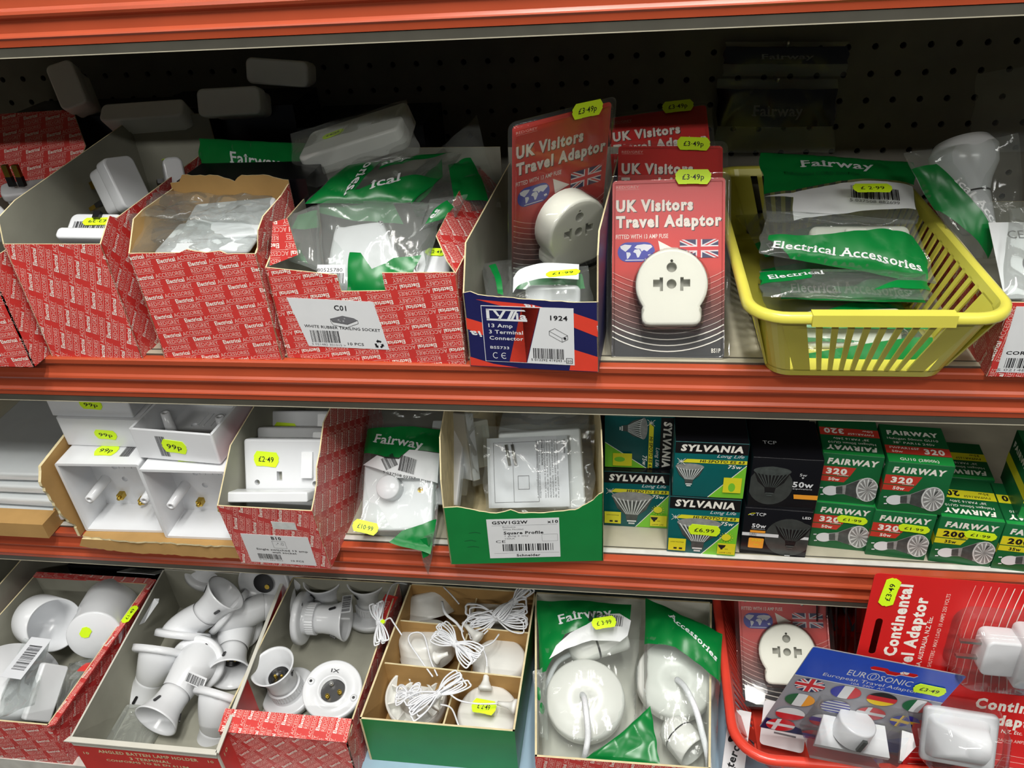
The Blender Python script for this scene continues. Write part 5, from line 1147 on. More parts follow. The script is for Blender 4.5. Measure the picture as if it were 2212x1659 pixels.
# ---- bagged plates at the far left
T = thing('brown_tray', 'brown cardboard tray edge under bagged white plates at the left edge', 'tray', Matrix.Translation((-.66, .02, Z2)))
mb = MB(); a = PY(-80, 1168, .0); c = PY(128, 1182, -.004); box(mb, a.x, c.x, -.010, .012, Z2 + .0012, Z2 + .020, 'brown_board'); box(mb, c.x - .002, c.x, .012, .16, Z2 + .0012, Z2 + .022, 'brown_board'); mb.build('tray', T, True)
for k in range(4):
    Xp = Matrix.Translation((-.735 + .002 * k, .018 + .004 * k, Z2 + .004 + k * .0125)) @ Matrix.Rotation(math.radians(-2 + k), 4, 'Z'); T = thing('plate_bag', ['lowest', 'second', 'third', 'topmost'][k] + ' bagged white double plate of the stack at the left edge', 'bag', Xp, 'bagged white plates in the brown tray')
    mb = MB(); rbox(mb, .146, .19, 0, .0095, .003, .0025, 'white_plastic', None, .073, .095); mb.build('plate', T)
    q0 = [Xp @ V(p) for p in ((-.004, -.006, .0105), (.154, -.006, .0105), (.152, .194, .0108), (-.004, .194, .0108))]; bag('', '', q0, .15, .19, .0012, [], 70 + k, T=T, amp=.0016, sc=35, back=False)
# ================================================================== bottom shelf
ZB = Z3 + .0004
def tray(name, label, px4, h, mo, mi, dressr=None, lip=None, t=.0016, hback=None, bow=0.0, me='torn_board', front=None, extra=None):
    """open carton from its four floor-plan corners (front-left, front-right, back-right, back-left)"""
    fl, fr_, br, bl = [V((*p, ZB)) for p in px4]; T = thing(name, label, 'box', Matrix.Translation((fl + fr_) / 2)); mb = MB(); hb = hback or h
    fr = {}
    for k, (a, c, h0, h1) in dict(f=(fl, fr_, h, h), r=(fr_, br, h, hb), b=(br, bl, hb, hb), l=(bl, fl, hb, h)).items():
        x = (c - a); w = x.length; x.normalize(); X = frame(a, x, V((0, 0, 1)), x.cross(V((0, 0, 1)))); fr[k] = (X, w)
        o = [(0, 0), (w, 0), (w, h1), (0, h0)]
        if k == 'f' and front: o = front(w)
        panel(mb, X, o, mo, mi, t, me)
        if dressr and k in dressr: dress(mb, X, [list(q) for q in tess([o])] if len(o) > 4 else o, dressr[k])
    for tt in tess([[(p.x, p.y) for p in (fl, fr_, br, bl)]]): mb.add([(x, y, ZB + .001) for x, y in tt], [(0, 1, 2)], mi)
    mb.build('tray', T, True); return T, fr

# carton with junction boxes (left)
T1, fr1 = tray('red_carton', 'red carton with red folded rims holding round white junction boxes', [(-.735, -.126), (-.5765, -.126), (-.572, .066), (-.727, .069)], .070, 'red_card_dull', 'grey_board', dict(f=15, r=60))
mb = MB(); zr = ZB + .0702
for P in ([(-.5765, -.128), (-.5695, -.124), (-.565, .073), (-.572, .073)], [(-.727, .066), (-.572, .066), (-.572, .074), (-.727, .074)]):
    X = xf((0, 0, zr), (1, 0, 0), (0, 1, 0), (0, 0, 1)); plate(mb, P, -.0015, .0004, 'red_card_dull', X); dress(mb, X @ Matrix.Translation((0, 0, .0004)), P, 80 if P[0][1] < 0 else 85, .8)
mb.build('folded_rim', T1, True)
Xs = xf((-.568, .018, zr + .0008), (.05, 1, 0), (-1, .05, 0), (0, 0, 1)); sticker(T1, Xs, '£1·49', .026, .0095)
mb = MB(); P = edges(PY(303, 1345, .0), PY(342, 1298, .03), PY(296, 1350, .0))[0]; A_ = [PZ(300, 1350, .622), PZ(312, 1345, .615), PZ(342, 1302, .625), PZ(344, 1293, .635), PZ(333, 1293, .632)]
mb.add(A_, [tuple(range(5))], 'label_white'); mb.build('lifted_label', T1, True)
def pot(label, a, b_, r, m='white_plastic', open_=True, step=False, name='junction_box'):
    """round moulded box from centre a (closed end) to b (open or stepped end)"""
    a, b_ = V(a), V(b_); L_ = (b_ - a).length; X = frz(a, b_ - a); T = thing(name, label, 'junction box', X, 'round white junction boxes'); mb = MB()
    pr = [(0, 0), (r * .94, 0), (r * .99, .001), (r, .003), (r, L_)]
    if step: pr = [(0, 0), (r * .93, 0), (r * .97, .001), (r * .975, .003), (r * .975, L_ * .45), (r * 1.06, L_ * .55), (r * 1.08, L_ * .9), (r * 1.02, L_), (0, L_)]
    if open_: pr += [(r - .002, L_), (r - .002, .003), (0, .003)]
    lathe(mb, pr, m, None, 56); mb.build('moulded_shell', T)
    return T, X
pot('round white box open towards the right at the top of the left carton', PZ(84, 1338, .592), PZ(118, 1350, .612), .0305)
Tp, Xp = pot('large stepped round white pot lying on its side, green dot label on its end', PZ(203, 1374, .616), PZ(248, 1296, .588), .0305, open_=False, step=True)
sticker(Tp, Matrix.Rotation(PI, 4, 'X') @ at(-.008, .006, .0006, 60), '', .014, .011, world=False, name='round_sticker')
mb = MB(); lathe(mb, [(.001, 0), (.001, .001), (.0045, .0012), (.0045, 0)], 'white_plastic', Matrix.Rotation(PI, 4, 'X') @ at(.012, -.014, 0), 16); mb.build('screw_hole', Tp)
pot('big round white pot at the bottom left corner under a barcoded bag', PZ(12, 1512, .572), PZ(40, 1462, .606), .043, open_=False, step=True)
T = thing('junction_box', 'square white lid standing on edge at the lower left', 'junction box', Matrix.Translation(PZ(110, 1500, .56)), 'round white junction boxes')
mb = MB(); Xs, a, b_ = edges(PZ(52, 1556, .600), PZ(110, 1562, .576), PZ(152, 1440, .606)); rbox(mb, .030, b_, -.009, 0, .003, .002, 'white_plastic', Xs, .015, b_ / 2); mb.build('lid', T, True)
T = bag('junction_bag', 'clear bag with a white barcode slip over the bottom left pot', [PZ(-20, 1560, .605), PZ(75, 1520, .62), PZ(108, 1385, .625), PZ(52, 1378, .625)], .05, .08, .004, [], 91, amp=.003)
mb = MB(); Xs, a, b_ = edges(PZ(0, 1462, .632), PZ(45, 1468, .632), PZ(60, 1375, .634)); plate(mb, rect(0, 0, a, b_), 0, .0003, 'paper', Xs); ink(mb, turn(bars(0, 0, b_ * .62, a * .62, 5), 90) + np.array([a * .85, b_ * .2]), 'ink', Xs, .0005); mb.build('barcode_slip', T, True)
bag('junction_bag', 'crumpled clear bag between the white pots and the right wall of the left carton', [PZ(120, 1545, .585), PZ(150, 1550, .600), PZ(222, 1420, .610), PZ(150, 1432, .590)], .04, .07, .008, [(poly([(.028, .05), (.04, .052), (.04, .064), (.03, .062)]), 'red_card')], 92, amp=.004)
# things under the shelf at the left: grey carton edge, barcode card
T, _ = tray('grey_carton', 'grey board carton at the left edge behind the junction box carton', [(-.84, -.03), (-.742, -.03), (-.742, .27), (-.84, .27)], .088, 'grey_board', 'grey_board')
mb = MB(); Xs, a, b_ = edges(PY(252, 1236, .09), PY(335, 1242, .09), PY(250, 1222, .12)); plate(mb, rect(0, 0, a, .04), 0, .0005, 'label_white', Xs); ink(mb, bars(a * .2, .006, a * .6, .02, 4), 'ink', Xs, .0007)
o = mb.build('barcode_card'); tag(o, 'white barcode card lying dim behind the junction box carton', 'card')
mb = MB(); plate(mb, rrect(.13, .10, .001, 2), 0, .045, 'black_card', None, .0008); tag(mb.build('black_carton'), 'flat black carton under the barcode card behind the left cartons', 'box', X=Matrix.Translation((-.655, .16, ZB)))

# ---- lamp holders
def skirt(T, X, L_=.036, r0=.0165, r1=.0245, name='skirt'):
    mb = MB(); pr = [(r0 - .002, .0), (r0, .0), (r0, .006), (r0 * .99, .009), (r0 * 1.04, L_ * .5), (r0 * 1.18, L_ * .7), (r1 * .97, L_ * .94), (r1, L_), (r1 - .0016, L_), (r1 * .93 - .0016, L_ * .92), (r0 * 1.1, L_ * .68), (r0 * .93, L_ * .45), (r0 * .88, .01), (0, .009)]
    lathe(mb, pr, 'white_plastic', X, 48); mb.build(name, T)
    for a in (0, 2 * PI / 3, 4 * PI / 3):
        mb = MB(); Y = X @ Matrix.Rotation(a, 4, 'Z') @ Matrix.Translation((r0 * 1.17, 0, L_ * .62)) @ Matrix.Rotation(math.radians(24), 4, 'Y')
        plate(mb, rrect(.0100, .0030, .0014, 4), -.0003, .0009, 'black_plastic', Y @ xf((0, 0, 0), (0, 0, 1), (0, 1, 0), (-1, 0, 0)) @ Matrix.Rotation(PI, 4, 'Y')); mb.build('slot', T)
    mb = MB(); lathe(mb, [(0, .011), (r0 * .72, .011), (r0 * .72, .016), (r0 * .60, .016), (r0 * .60, .0125), (0, .0125)], 'black_plastic', X, 28); ci = mb.build('contact_insert', T)
    for s in (-1, 1): mb = MB(); lathe(mb, [(0, .018), (.0015, .0175), (.0018, .012)], 'brass', X @ at(s * .004, 0, 0), 10); mb.build('contact_pin', ci)
def flange(T, X, r=.031, h=.0075, hollow=True):
    mb = MB(); pr = [(0, h * .9), (r * .62, h), (r * .9, h), (r * .97, h * .9), (r, h * .7), (r, 0), (r - .0018, 0), (r - .0018, h * .6), (0, h * .55)]
    lathe(mb, pr[::-1], 'white_plastic', X, 52)
    fl_ = mb.build('base_flange', T)
    for s in (-1, 1): mb = MB(); lathe(mb, [(.0018, h + .0002), (.0034, h + .0004), (.0036, h * .8)], 'white_plastic', X @ at(s * r * .77, 0, 0), 14); lathe(mb, [(0, h + .0003), (.0018, h + .0003)], 'black_plastic', X @ at(s * r * .77, 0, 0), 12, False); mb.build('screw_hole', fl_)
    mb = MB(); lathe(mb, [(.0125, .0016), (0, .0016)], 'black_plastic', X, 24, False); lathe(mb, [(.0002, .0008), (.003, .0008), (.003, .0016)], 'brass', X @ at(.005, .003, 0), 12, False); mb.build('terminal_recess', fl_)
def straight_holder(label, o, ax, xish=(1, 0, 0), group='straight batten lamp holders'):
    T = thing('lamp_holder', label, 'lamp holder', frz(o, ax, xish), group); flange(T, Matrix.Identity(4))
    mb = MB(); lathe(mb, [(.0195, .007), (.0185, .0085), (.0185, .012)], 'white_plastic', None, 40)
    vs = []; n = 72
    for z in (.012, .022):
        for i in range(n): a = 2 * PI * i / n; r_ = .0182 + (.0006 if i % 2 else 0); vs.append((r_ * math.cos(a), r_ * math.sin(a), z))
    mb.add(vs, [(i, (i + 1) % n, n + (i + 1) % n, n + i) for i in range(n)], 'white_plastic'); lathe(mb, [(.0188, .022), (.0165, .0225)], 'white_plastic', None, 40); mb.build('threaded_collar', T)
    skirt(T, at(0, 0, .0215)); return T
def angled_holder(label, o, ax, toward, group='angled batten lamp holders', mark=False):
    """flange at o facing ax; the body leans over towards 'toward'"""
    ax = V(ax).normalized(); X = frz(o, ax, V(toward)); T = thing('lamp_holder', label, 'lamp holder', X, group); flange(T, Matrix.Identity(4), .031, .008)
    d = V((.70, 0, .72)).normalized(); c = V((.014, 0, .022)); mb = MB(); n = 36; rings = []
    for k in range(9):
        t = k / 8; cen = V((-.002 + .030 * t ** 1.3, 0, .006 + .024 * t ** .8)); dirn = (V((0, 0, 1)) * (1 - t) + d * t).normalized(); Xr = frz(cen, dirn, (0, 1, 0)); r_ = .0235 - .0065 * t
        rings += [Xr @ V((r_ * math.cos(2 * PI * i / n), r_ * math.sin(2 * PI * i / n), 0)) for i in range(n)]
    mb.add(rings, [(k * n + i, k * n + (i + 1) % n, (k + 1) * n + (i + 1) % n, (k + 1) * n + i) for k in range(8) for i in range(n)], 'white_plastic', None, True)
    if mark:
        Y = at(-.006, 0, .0245, 90, 0) ; 
    mb.build('angled_body', T); skirt(T, frz(V((.028, 0, .030)) - d * .002, d, (0, 1, 0)), .038); return T
# carton of angled holders
TA, frA = tray('angled_holder_carton', 'white-lined carton with angled batten lamp holder wording on its red front', [(-.546, -.138), (-.3875, -.138), (-.407, .092), (-.566, .092)], .069, 'red_card', 'grey_board', me='white_board', t=.002)
Xf, wf = frA['f']; mb = MB(); P = [(-.004, .069), (-.0015, .0695), (.012, .0725), (wf - .006, .0725), (wf + .002, .069)]
cl = rect(0, 0, wf, .069)
plate(mb, [(.002, .060), (wf - .002, .060), (wf, .069), (0, .069)], .0001, .0008, 'white_board', Xf); ink(mb, text('ANGLED BATTEN LAMP HOLDER', .026, .0505, .0050, .108, bold=.03), 'torn_board', Xf, .0003); ink(mb, text('3 TERMINAL', .058, .0425, .0045, .044, bold=.03), 'torn_board', Xf, .0003); ink(mb, text('CONFORMS TO BS EN 61184', .030, .0365, .0036, .09, bold=.02), 'torn_board', Xf, .0003)
ink(mb, text('10', .008, .0455, .004, .006, bold=.02), 'torn_board', Xf, .0003); ink(mb, text('10', wf - .014, .0505, .004, .006, bold=.02), 'torn_board', Xf, .0003); Xr, wr = frA['r']; ink(mb, text('10', .008, .050, .005, .008, bold=.02), 'torn_board', Xr, .0003); mb.build('front_print', TA, True)
mb = MB(); Xl = xf((0, 0, ZB + .0695), (1, 0, 0), (0, 1, 0), (0, 0, 1))
plate(mb, [(-.549, -.1415), (-.386, -.1415), (-.388, -.136), (-.546, -.136)], 0, .0014, 'white_board', Xl); plate(mb, [(-.388, -.139), (-.3845, -.139), (-.404, .092), (-.408, .092)], 0, .0014, 'white_board', Xl); mb.build('folded_edge', TA, True)
def axp(a, b_): return (V(b_) - V(a))
q = lambda u, v, z: PZ(u, v, z)
IM = lambda r, u, f: CR * r + CU * u + CD * f
for lab, pos, ax, tw in (
    ('angled lamp holder in the middle of its carton, disc base facing up with a barcode', (428, 1432, .588), (.05, .12, -1), (-.45, -.9, .1)),
    ('angled lamp holder left of the barcoded one, narrow side view with its mouth down', (350, 1400, .604), (-.12, -1, -.46), (-.35, 0, .75)),
    ('angled lamp holder with its wide mouth turned up at the upper left of the carton', (394, 1378, .600), (.12, 1, .30), (.8, -.1, -.45)),
    ('angled lamp holder in the lower right corner of its carton, mouth down', (482, 1500, .594), (-.30, -1, -.62), (-.02, -.1, .9)),
    ('angled lamp holder against the right wall, dark mouth facing out', (510, 1350, .575), (.35, .25, -.9), (.0, -.9, -.5)),
    ('angled lamp holder with tilted disc base beside the topmost one', (490, 1318, .606), (.75, -.66, .1), (.5, .5, .4)),
    ('angled lamp holder at the top right, dark underside of its base showing', (568, 1262, .624), (.1, .25, 1), (.9, -.2, 0)),
    ('angled lamp holder half hidden under the shelf at the top of its carton', (455, 1240, .600), (.2, .7, -.4), (.8, .2, 0))):
    angled_holder(lab, q(*pos), IM(*ax), IM(*tw))
mb = MB(); Xb, a, b_ = edges(q(398, 1472, .617), q(438, 1490, .617), q(408, 1448, .624)); plate(mb, rect(0, 0, a, b_), 0, .0003, 'white_plastic', Xb); ink(mb, bars(0.001, .001, a - .002, b_ * .75, 6), 'ink', Xb, .0005)
mb.build('barcode_sticker', [o for o in COL.objects if o.get('label', '').startswith('angled lamp holder in the middle')][0], True)
mb = MB(); rbox(mb, .05, .05, 0, .012, .004, .002, 'milky_film'); tag(mb.build('plastic_wrap'), 'scrap of clear wrap on the floor of the angled holder carton', 'wrap', X=Matrix.Translation(PZ(300, 1580, .553)))

# carton of straight holders
TC, frC = tray('red_carton', 'shiny red fronted carton holding straight white batten lamp holders', [(-.397, -.093), (-.2635, -.093), (-.262, .09), (-.395, .09)], .070, 'red_card_dull', 'grey_board', dict(f=15, r=60))
mb = MB(); Xs = xf((-.3985, -.1135, ZB + .0645), (1, 0, 0), (0, .95, .31), (0, -.31, .95)); plate(mb, rect(0, 0, .1345, .0225), 0, .0012, 'red_card', Xs); dress(mb, Xs @ Matrix.Translation((0, 0, .0012)), rect(0, 0, .1345, .0225), 86)
mb.build('front_rim', TC, True)
mb = MB(); Xs = xf((-.3985, -.1130, ZB + .0008), (1, 0, 0), (0, 0, 1), (0, -1, 0)); panel(mb, Xs, rect(0, 0, .1345, .0640), 'red_card_dull', 'grey_board'); dress(mb, Xs, rect(0, 0, .1345, .0640), 40, .9)
Xs = xf((-.2640, -.1130, ZB + .0008), (0, 1, 0), (0, 0, 1), (1, 0, 0)); panel(mb, Xs, rect(0, 0, .0195, .0640), 'red_card_dull', 'grey_board'); dress(mb, Xs, rect(0, 0, .0195, .0640), 60, .9); mb.build('outer_front', TC, True)
mb = MB(); Xs, a, b_ = edges(q(805, 1335, .618), q(835, 1342, .618), q(815, 1280, .62)); plate(mb, rect(0, 0, .016, b_), 0, .0006, 'red_card', Xs); ink(mb, turn(text('ACCESS', 0, 0, .005, .024), 90) + np.array([.010, .002]), 'pink_print', Xs, .0008); mb.build('inner_flap', TC, True)
straight_holder('straight lamp holder lying on its side at the top of its carton', q(648, 1335, .590), (1, .02, .0), (0, 0, 1))
straight_holder('straight lamp holder standing with its dark mouth up, lower left of the pair', q(628, 1500, .556), (-.12, -.10, 1))
T = thing('lamp_holder', 'straight lamp holder upside down, disc base with dark centre facing up', 'lamp holder', frz(q(718, 1490, .604), (.12, -.30, .95)), 'straight batten lamp holders')
mb = MB(); lathe(mb, [(0, -.008), (.0135, -.008), (.0135, .0015), (.0155, .0022), (.0165, .0005), (.026, 0), (.0300, .0015), (.0315, .0005), (.0318, -.004), (.031, -.010), (.019, -.012), (.0175, -.030), (.021, -.048), (.0195, -.048), (.016, -.03)], 'white_plastic', None, 56)
mb.build('moulded_body', T); mb = MB(); lathe(mb, [(0, -.0065), (.0134, -.0065)], 'black_plastic', None, 28, False)
for a in range(3): lathe(mb, [(0, .0), (.0022, -.0005), (.0024, -.0065)], 'brass' if a else 'steel', at(.0075 * math.cos(a * 2.1 + 2), .0075 * math.sin(a * 2.1 + 2), 0), 10)
mb.build('contact_insert', T)
for s in (-1, 1): mb = MB(); lathe(mb, [(.0016, .0022), (.0036, .0022), (.0040, 0)], 'white_plastic', at(s * .0245, -.006 * s, 0), 14); lathe(mb, [(0, .0012), (.0017, .0012)], 'black_plastic', at(s * .0245, -.006 * s, 0), 12, False); mb.build('screw_hole', T)
mb = MB(); ink(mb, text('IX', -.006, .018, .004, .009, bold=.01), 'ink', at(0, 0, 0), .0009); mb.build('moulded_mark', T)
straight_holder('straight lamp holder mouth up under the shelf, left of the two at the back', Matrix.Translation((0, 0, -.056)) @ q(697, 1256, .612), (.0, .05, 1))
straight_holder('straight lamp holder mouth up under the shelf, right of the two at the back', Matrix.Translation((-.002, 0, -.056)) @ q(791, 1258, .612), (.04, .05, 1))
mb = MB(); Xb, a, b_ = edges(q(735, 1325, .6175), q(757, 1322, .6175), q(738, 1288, .612)); plate(mb, rect(0, 0, a, b_), 0, .0003, 'white_plastic', Xb); ink(mb, turn(bars(0, 0, b_ - .002, a * .8, 6), 90) + np.array([a * .9, .001]), 'ink', Xb, .0005)
mb.build('barcode_sticker', [o for o in COL.objects if o.get('label', '').startswith('straight lamp holder lying')][0], True)

# ---- green carton of pull cord switches
TG2, frG = tray('green_carton', 'plain green fronted carton with cardboard dividers and pull cord switches', [(-.2575, -.090), (-.1005, -.090), (-.098, .088), (-.2485, .09)], .070, 'box_green', 'brown_board', t=.002)
def divider(a, c, h0, label):
    mb = MB(); a, c = V((*a, ZB + .001)), V((*c, ZB + .001)); x = c - a; w = x.length; x.normalize(); panel(mb, frame(a, x, V((0, 0, 1)), x.cross(V((0, 0, 1)))), rect(0, 0, w, h0), 'brown_board', 'brown_board', .0018); o = mb.build('cardboard_divider', TG2, True)
for a, c, h0 in (((-.2555, -.018), (-.1015, -.024), .062), ((-.252, .040), (-.1005, .034), .062), ((-.176, -.088), (-.172, -.0245), .050), ((-.172, -.018), (-.170, .034), .055), ((-.170, .042), (-.168, .086), .055)): divider(a, c, h0, '')
GP = 'white ceiling pull switches'
def pull_switch(label, X, r=.0325, h=.030, under=False):
    T = thing('pull_switch', label, 'switch', X, GP); mb = MB()
    if not under: lathe(mb, [(r + .001, 0), (r + .001, .004), (r, .005), (r * .97, h * .8), (r * .92, h * .95), (r * .84, h), (0, h + .0004)], 'warm_plastic', None, 56); mb.build('domed_cover', T)
    else:
        lathe(mb, [(0, .018), (r * .55, .018), (r * .55, .022), (r * .6, .022), (r * .6, .012), (r * .93, .012), (r * .93, h), (r, h), (r, .004), (r * .9, 0), (0, 0)], 'warm_plastic', None, 56); mb.build('domed_cover', T); mb = MB()
        for k in range(9): a = 2 * PI * k / 9; box(mb, r * .6, r * .94, -.0008, .0008, .012, h - .003, 'warm_plastic', Matrix.Rotation(a, 4, 'Z'))
        for k in range(3): a = 2 * PI * k / 3 + .5; box(mb, -.003, .003, -.003, .003, .018, .026, 'steel', Matrix.Rotation(a, 4, 'Z') @ Matrix.Translation((r * .35, 0, 0)))
        mb.build('terminal_block', T)
    return T
def bundle(T, c, ax, nrm, L_=.032, wd=.010, n=7, seed=0, r=.0009, label=None):
    """hank of cord: a bow of loops tied round the middle"""
    rr = random.Random(seed); ax = V(ax).normalized(); nr = V(nrm).normalized(); sd = nr.cross(ax); mb = MB(); c = V(c)
    for s in (-1, 1):
        for k in range(n):
            f = (k - (n - 1) / 2) / n; L2 = L_ * (.5 + rr.uniform(-.07, .05)); o = nr * (.002 * rr.uniform(-1, 1.6) + .0012 * (k % 3)); wv = wd * (.35 + abs(f) * .9)
            tl = c + o; far = c + ax * (s * L2) + sd * (f * wd * 1.6) + o
            P = [tl + sd * f * .002, tl + ax * s * L2 * .5 + sd * (f * wd + wv * .5) + nr * .002, far + sd * wv * .45, far + ax * s * .0015, far - sd * wv * .45, tl + ax * s * L2 * .5 + sd * (f * wd - wv * .5), tl + sd * f * .002 - nr * .001]
            tube(mb, spline(P, 5), r, 'cord_white', None, 6)
    for k in range(4): tube(mb, [c + ax * (.0008 * (k - 1.5) * 2) + (sd * math.cos(a) + nr * math.sin(a)) * .0036 for a in np.linspace(0, 2 * PI, 13)], r, 'cord_white', None, 6)
    o = mb.build('cord_bundle', T, True); return o
def strand(T, pts, r=.0009, name='pull_cord'):
    mb = MB(); tube(mb, spline(pts, 7), r, 'cord_white', None, 6); return mb.build(name, T, True)
def toggle(T, a, b_, name='cord_pull'):
    a, b_ = V(a), V(b_); L_ = (b_ - a).length; mb = MB(); lathe(mb, [(.0, 0), (.0022, 0), (.0026, L_ * .3), (.0036, L_ * .6), (.0058, L_ * .8), (.0075, L_ * .88), (.0075, L_), (0, L_)], 'warm_plastic', frz(a, b_ - a), 24); mb.build(name, T, True)
sw1 = pull_switch('pull switch lying on its back at the front left of the divided carton, ribs showing', frz(q(905, 1525, .560), (.05, -.25, .97)), under=True)
bundle(sw1, q(882, 1500, .612), (.9, -.1, .35), (0, -.3, 1), .026, .012, 7, 1); bundle(sw1, q(945, 1500, .622), (.9, .75, .1), (0, -.2, 1), .058, .012, 8, 2)
toggle(sw1, q(952, 1500, .612), q(935, 1528, .608)); strand(sw1, [q(952, 1522, .61), q(975, 1530, .615), q(990, 1565, .62), q(995, 1572, .61)])
sw2 = pull_switch('pull switch at the front right of the divided carton with a lime price label', frz(q(1058, 1568, .562), (.02, -.12, 1)), r=.0335)
toggle(sw2, q(1052, 1440, .614), q(1048, 1490, .604)); toggle(sw2, q(1075, 1519, .612), q(1116, 1527, .614)); strand(sw2, [q(962, 1490, .62), q(990, 1512, .622), q(1030, 1520, .620), q(1075, 1520, .614)]); sticker(sw2, edges(q(1018, 1535, .604), q(1070, 1545, .604), q(1022, 1505, .606))[0] @ at(.012, .006, .001), '£ 2·49', .026, .015, th=.5)
sw3 = pull_switch('pull switch on its side at the middle left of the divided carton', frz(q(925, 1415, .570), (-.12, .25, .95)), r=.031)
toggle(sw3, q(968, 1412, .612), q(940, 1422, .606)); strand(sw3, [q(935, 1462, .61), q(905, 1420, .614), q(883, 1385, .616), q(890, 1368, .616), q(915, 1372, .616), q(930, 1425, .612), q(945, 1460, .612)])
bundle(sw3, q(985, 1392, .626), (.8, -.62, .1), (0, -.3, 1), .060, .014, 8, 3)
sw4 = pull_switch('pull switch at the middle right of the divided carton, cord rising to its cone', frz(q(1082, 1462, .566), (.0, .05, 1)), r=.031, h=.032)
strand(sw4, [q(1052, 1442, .614), q(1050, 1420, .620), q(1040, 1400, .624), q(1010, 1390, .626)])
sw5 = pull_switch('pull switch tipped over at the back left of the divided carton', frz(q(930, 1330, .572), (-.25, .6, .75)), r=.030)
strand(sw5, [q(958, 1268, .622), q(975, 1285, .624), q(992, 1305, .62)]); strand(sw5, [q(955, 1300, .622), q(962, 1325, .624), q(985, 1345, .622), q(1000, 1365, .62)], .0016); toggle(sw5, q(1000, 1345, .618), q(1035, 1380, .612))
sw6 = pull_switch('pull switch at the back right of the divided carton under a big cord hank', frz(q(1075, 1335, .566), (.0, .1, 1)), r=.033)
bundle(sw6, q(1072, 1335, .618), (1, .12, .1), (0, -.3, 1), .062, .020, 10, 4); bundle(sw6, q(1110, 1300, .628), (.6, .8, .1), (0, -.3, 1), .050, .008, 7, 5); strand(sw6, [q(1065, 1318, .626), q(1020, 1330, .63), q(1000, 1350, .63), q(1000, 1375, .63), q(1020, 1400, .628), q(1060, 1390, .624), q(1078, 1370, .622)])
sw7 = pull_switch('pull switch hidden at the very back left, its cord hanging over the carton wall', frz(q(905, 1262, .566), (0, .1, 1)), r=.030)
bundle(sw7, q(820, 1345, .630), (.35, -.93, -.05), (-.2, -.3, 1), .050, .009, 6, 6); strand(sw7, [q(880, 1262, .612), q(850, 1262, .628), q(832, 1300, .632), q(826, 1340, .632), q(842, 1335, .63), q(850, 1345, .628), q(868, 1372, .622)]); sticker(sw7, Matrix.Translation(q(826, 1344, .6335)), '', .006, .008, name='lime_tag')

# ---- carton with bagged pendants
TP, frP = tray('red_carton', 'red fronted white-lined carton holding two bagged ceiling pendants', [(-.078, -.114), (.084, -.112), (.1005, .088), (-.0995, .088)], .070, 'red_card', 'white_board', dict(f=80), t=.002, me='torn_board')
def pendant(label, c, nrm, group='bagged ceiling pendants', r=.0412):
    T = thing('ceiling_pendant', label, 'pendant', frz(c, nrm), group); mb = MB()
    lathe(mb, [(r, -.018), (r, -.006), (r * .985, -.003), (r * .93, 0), (r * .5, .0045), (.006, .0065), (.0052, .005), (0, .004)], 'warm_plastic', None, 64); mb.build('ceiling_rose', T); return T
pz = pendant('left ceiling pendant, round rose with its white flex curving down', q(1264, 1508, .602), (.03, -.36, .93)); pw = pendant('right ceiling pendant, round rose set higher, flex curving to the lower right', q(1458, 1462, .604), (-.05, -.30, .95))
def flex(T, pts, r=.0030): mb = MB(); tube(mb, spline(pts, 8), r, 'cord_white', None, 12); mb.build('flex', T, True)
flex(pz, [q(1257, 1500, .605), q(1262, 1508, .620), q(1267, 1545, .622), q(1270, 1590, .608), q(1264, 1630, .592), q(1258, 1650, .57)]); flex(pz, [q(1240, 1410, .60), q(1205, 1430, .60), q(1185, 1470, .595), q(1182, 1500, .58)], .0028)
flex(pw, [q(1463, 1468, .610), q(1480, 1485, .622), q(1502, 1530, .622), q(1516, 1580, .610), q(1528, 1630, .600), q(1532, 1665, .59)])
def holder2(T, a, b_, r=.0145):
    a, b_ = V(a), V(b_); L_ = (b_ - a).length; X = frz(a, b_ - a); mb = MB(); lathe(mb, [(0, 0), (.006, 0), (r * .85, .006), (r, .012), (r, L_ * .45)], 'warm_plastic', X, 36); lathe(mb, [(r * 1.01, L_ * .45), (r * 1.01, L_ * .485)], 'black_plastic', X, 36); lathe(mb, [(r, L_ * .485), (r * 1.06, L_ * .95), (r * 1.02, L_), (r * .9, L_), (r * .85, L_ * .6), (0, L_ * .6)], 'warm_plastic', X, 36); mb.build('lamp_holder', T, True)
holder2(pz, q(1232, 1412, .606), q(1350, 1372, .612)); holder2(pw, q(1440, 1560, .585), q(1500, 1625, .585), .017)
c4 = [q(1175, 1645, .585), q(1370, 1655, .590), q(1385, 1300, .640), q(1160, 1290, .640)]
T = bag('pendant_bag', 'green banded clear bag around the left pendant with a lime price label', c4, .11, .17, .018, [
    (poly([(.008, .085), (.03, .125), (.075, .140), (.098, .135), (.10, .165), (.0, .165), (.0, .085)]), 'fair_green'),
    (poly([(.012, .098), (.020, .112), (.036, .126), (.054, .135), (.074, .150), (.088, .152), (.100, .145), (.098, .128), (.090, .120), (.06, .118), (.03, .108)]), 'label_white'), (text('Fairway', .024, .136, .011, .058, serif=True, rot=12), 'label_white'), (turn(bars(0, 0, .036, .012, 7), -4) + np.array([.056, .139]), 'ink')], 101, 'clear_film', .0045, edge=.02)
sticker(T, edges(q(1283, 1358, .6575), q(1333, 1350, .6575), q(1284, 1338, .660))[0] @ at(.0115, .004, .0015), '£ 3·99', .026, .0125)
c4 = [q(1385, 1670, .590), q(1545, 1675, .590), q(1560, 1370, .640), q(1395, 1290, .642)]
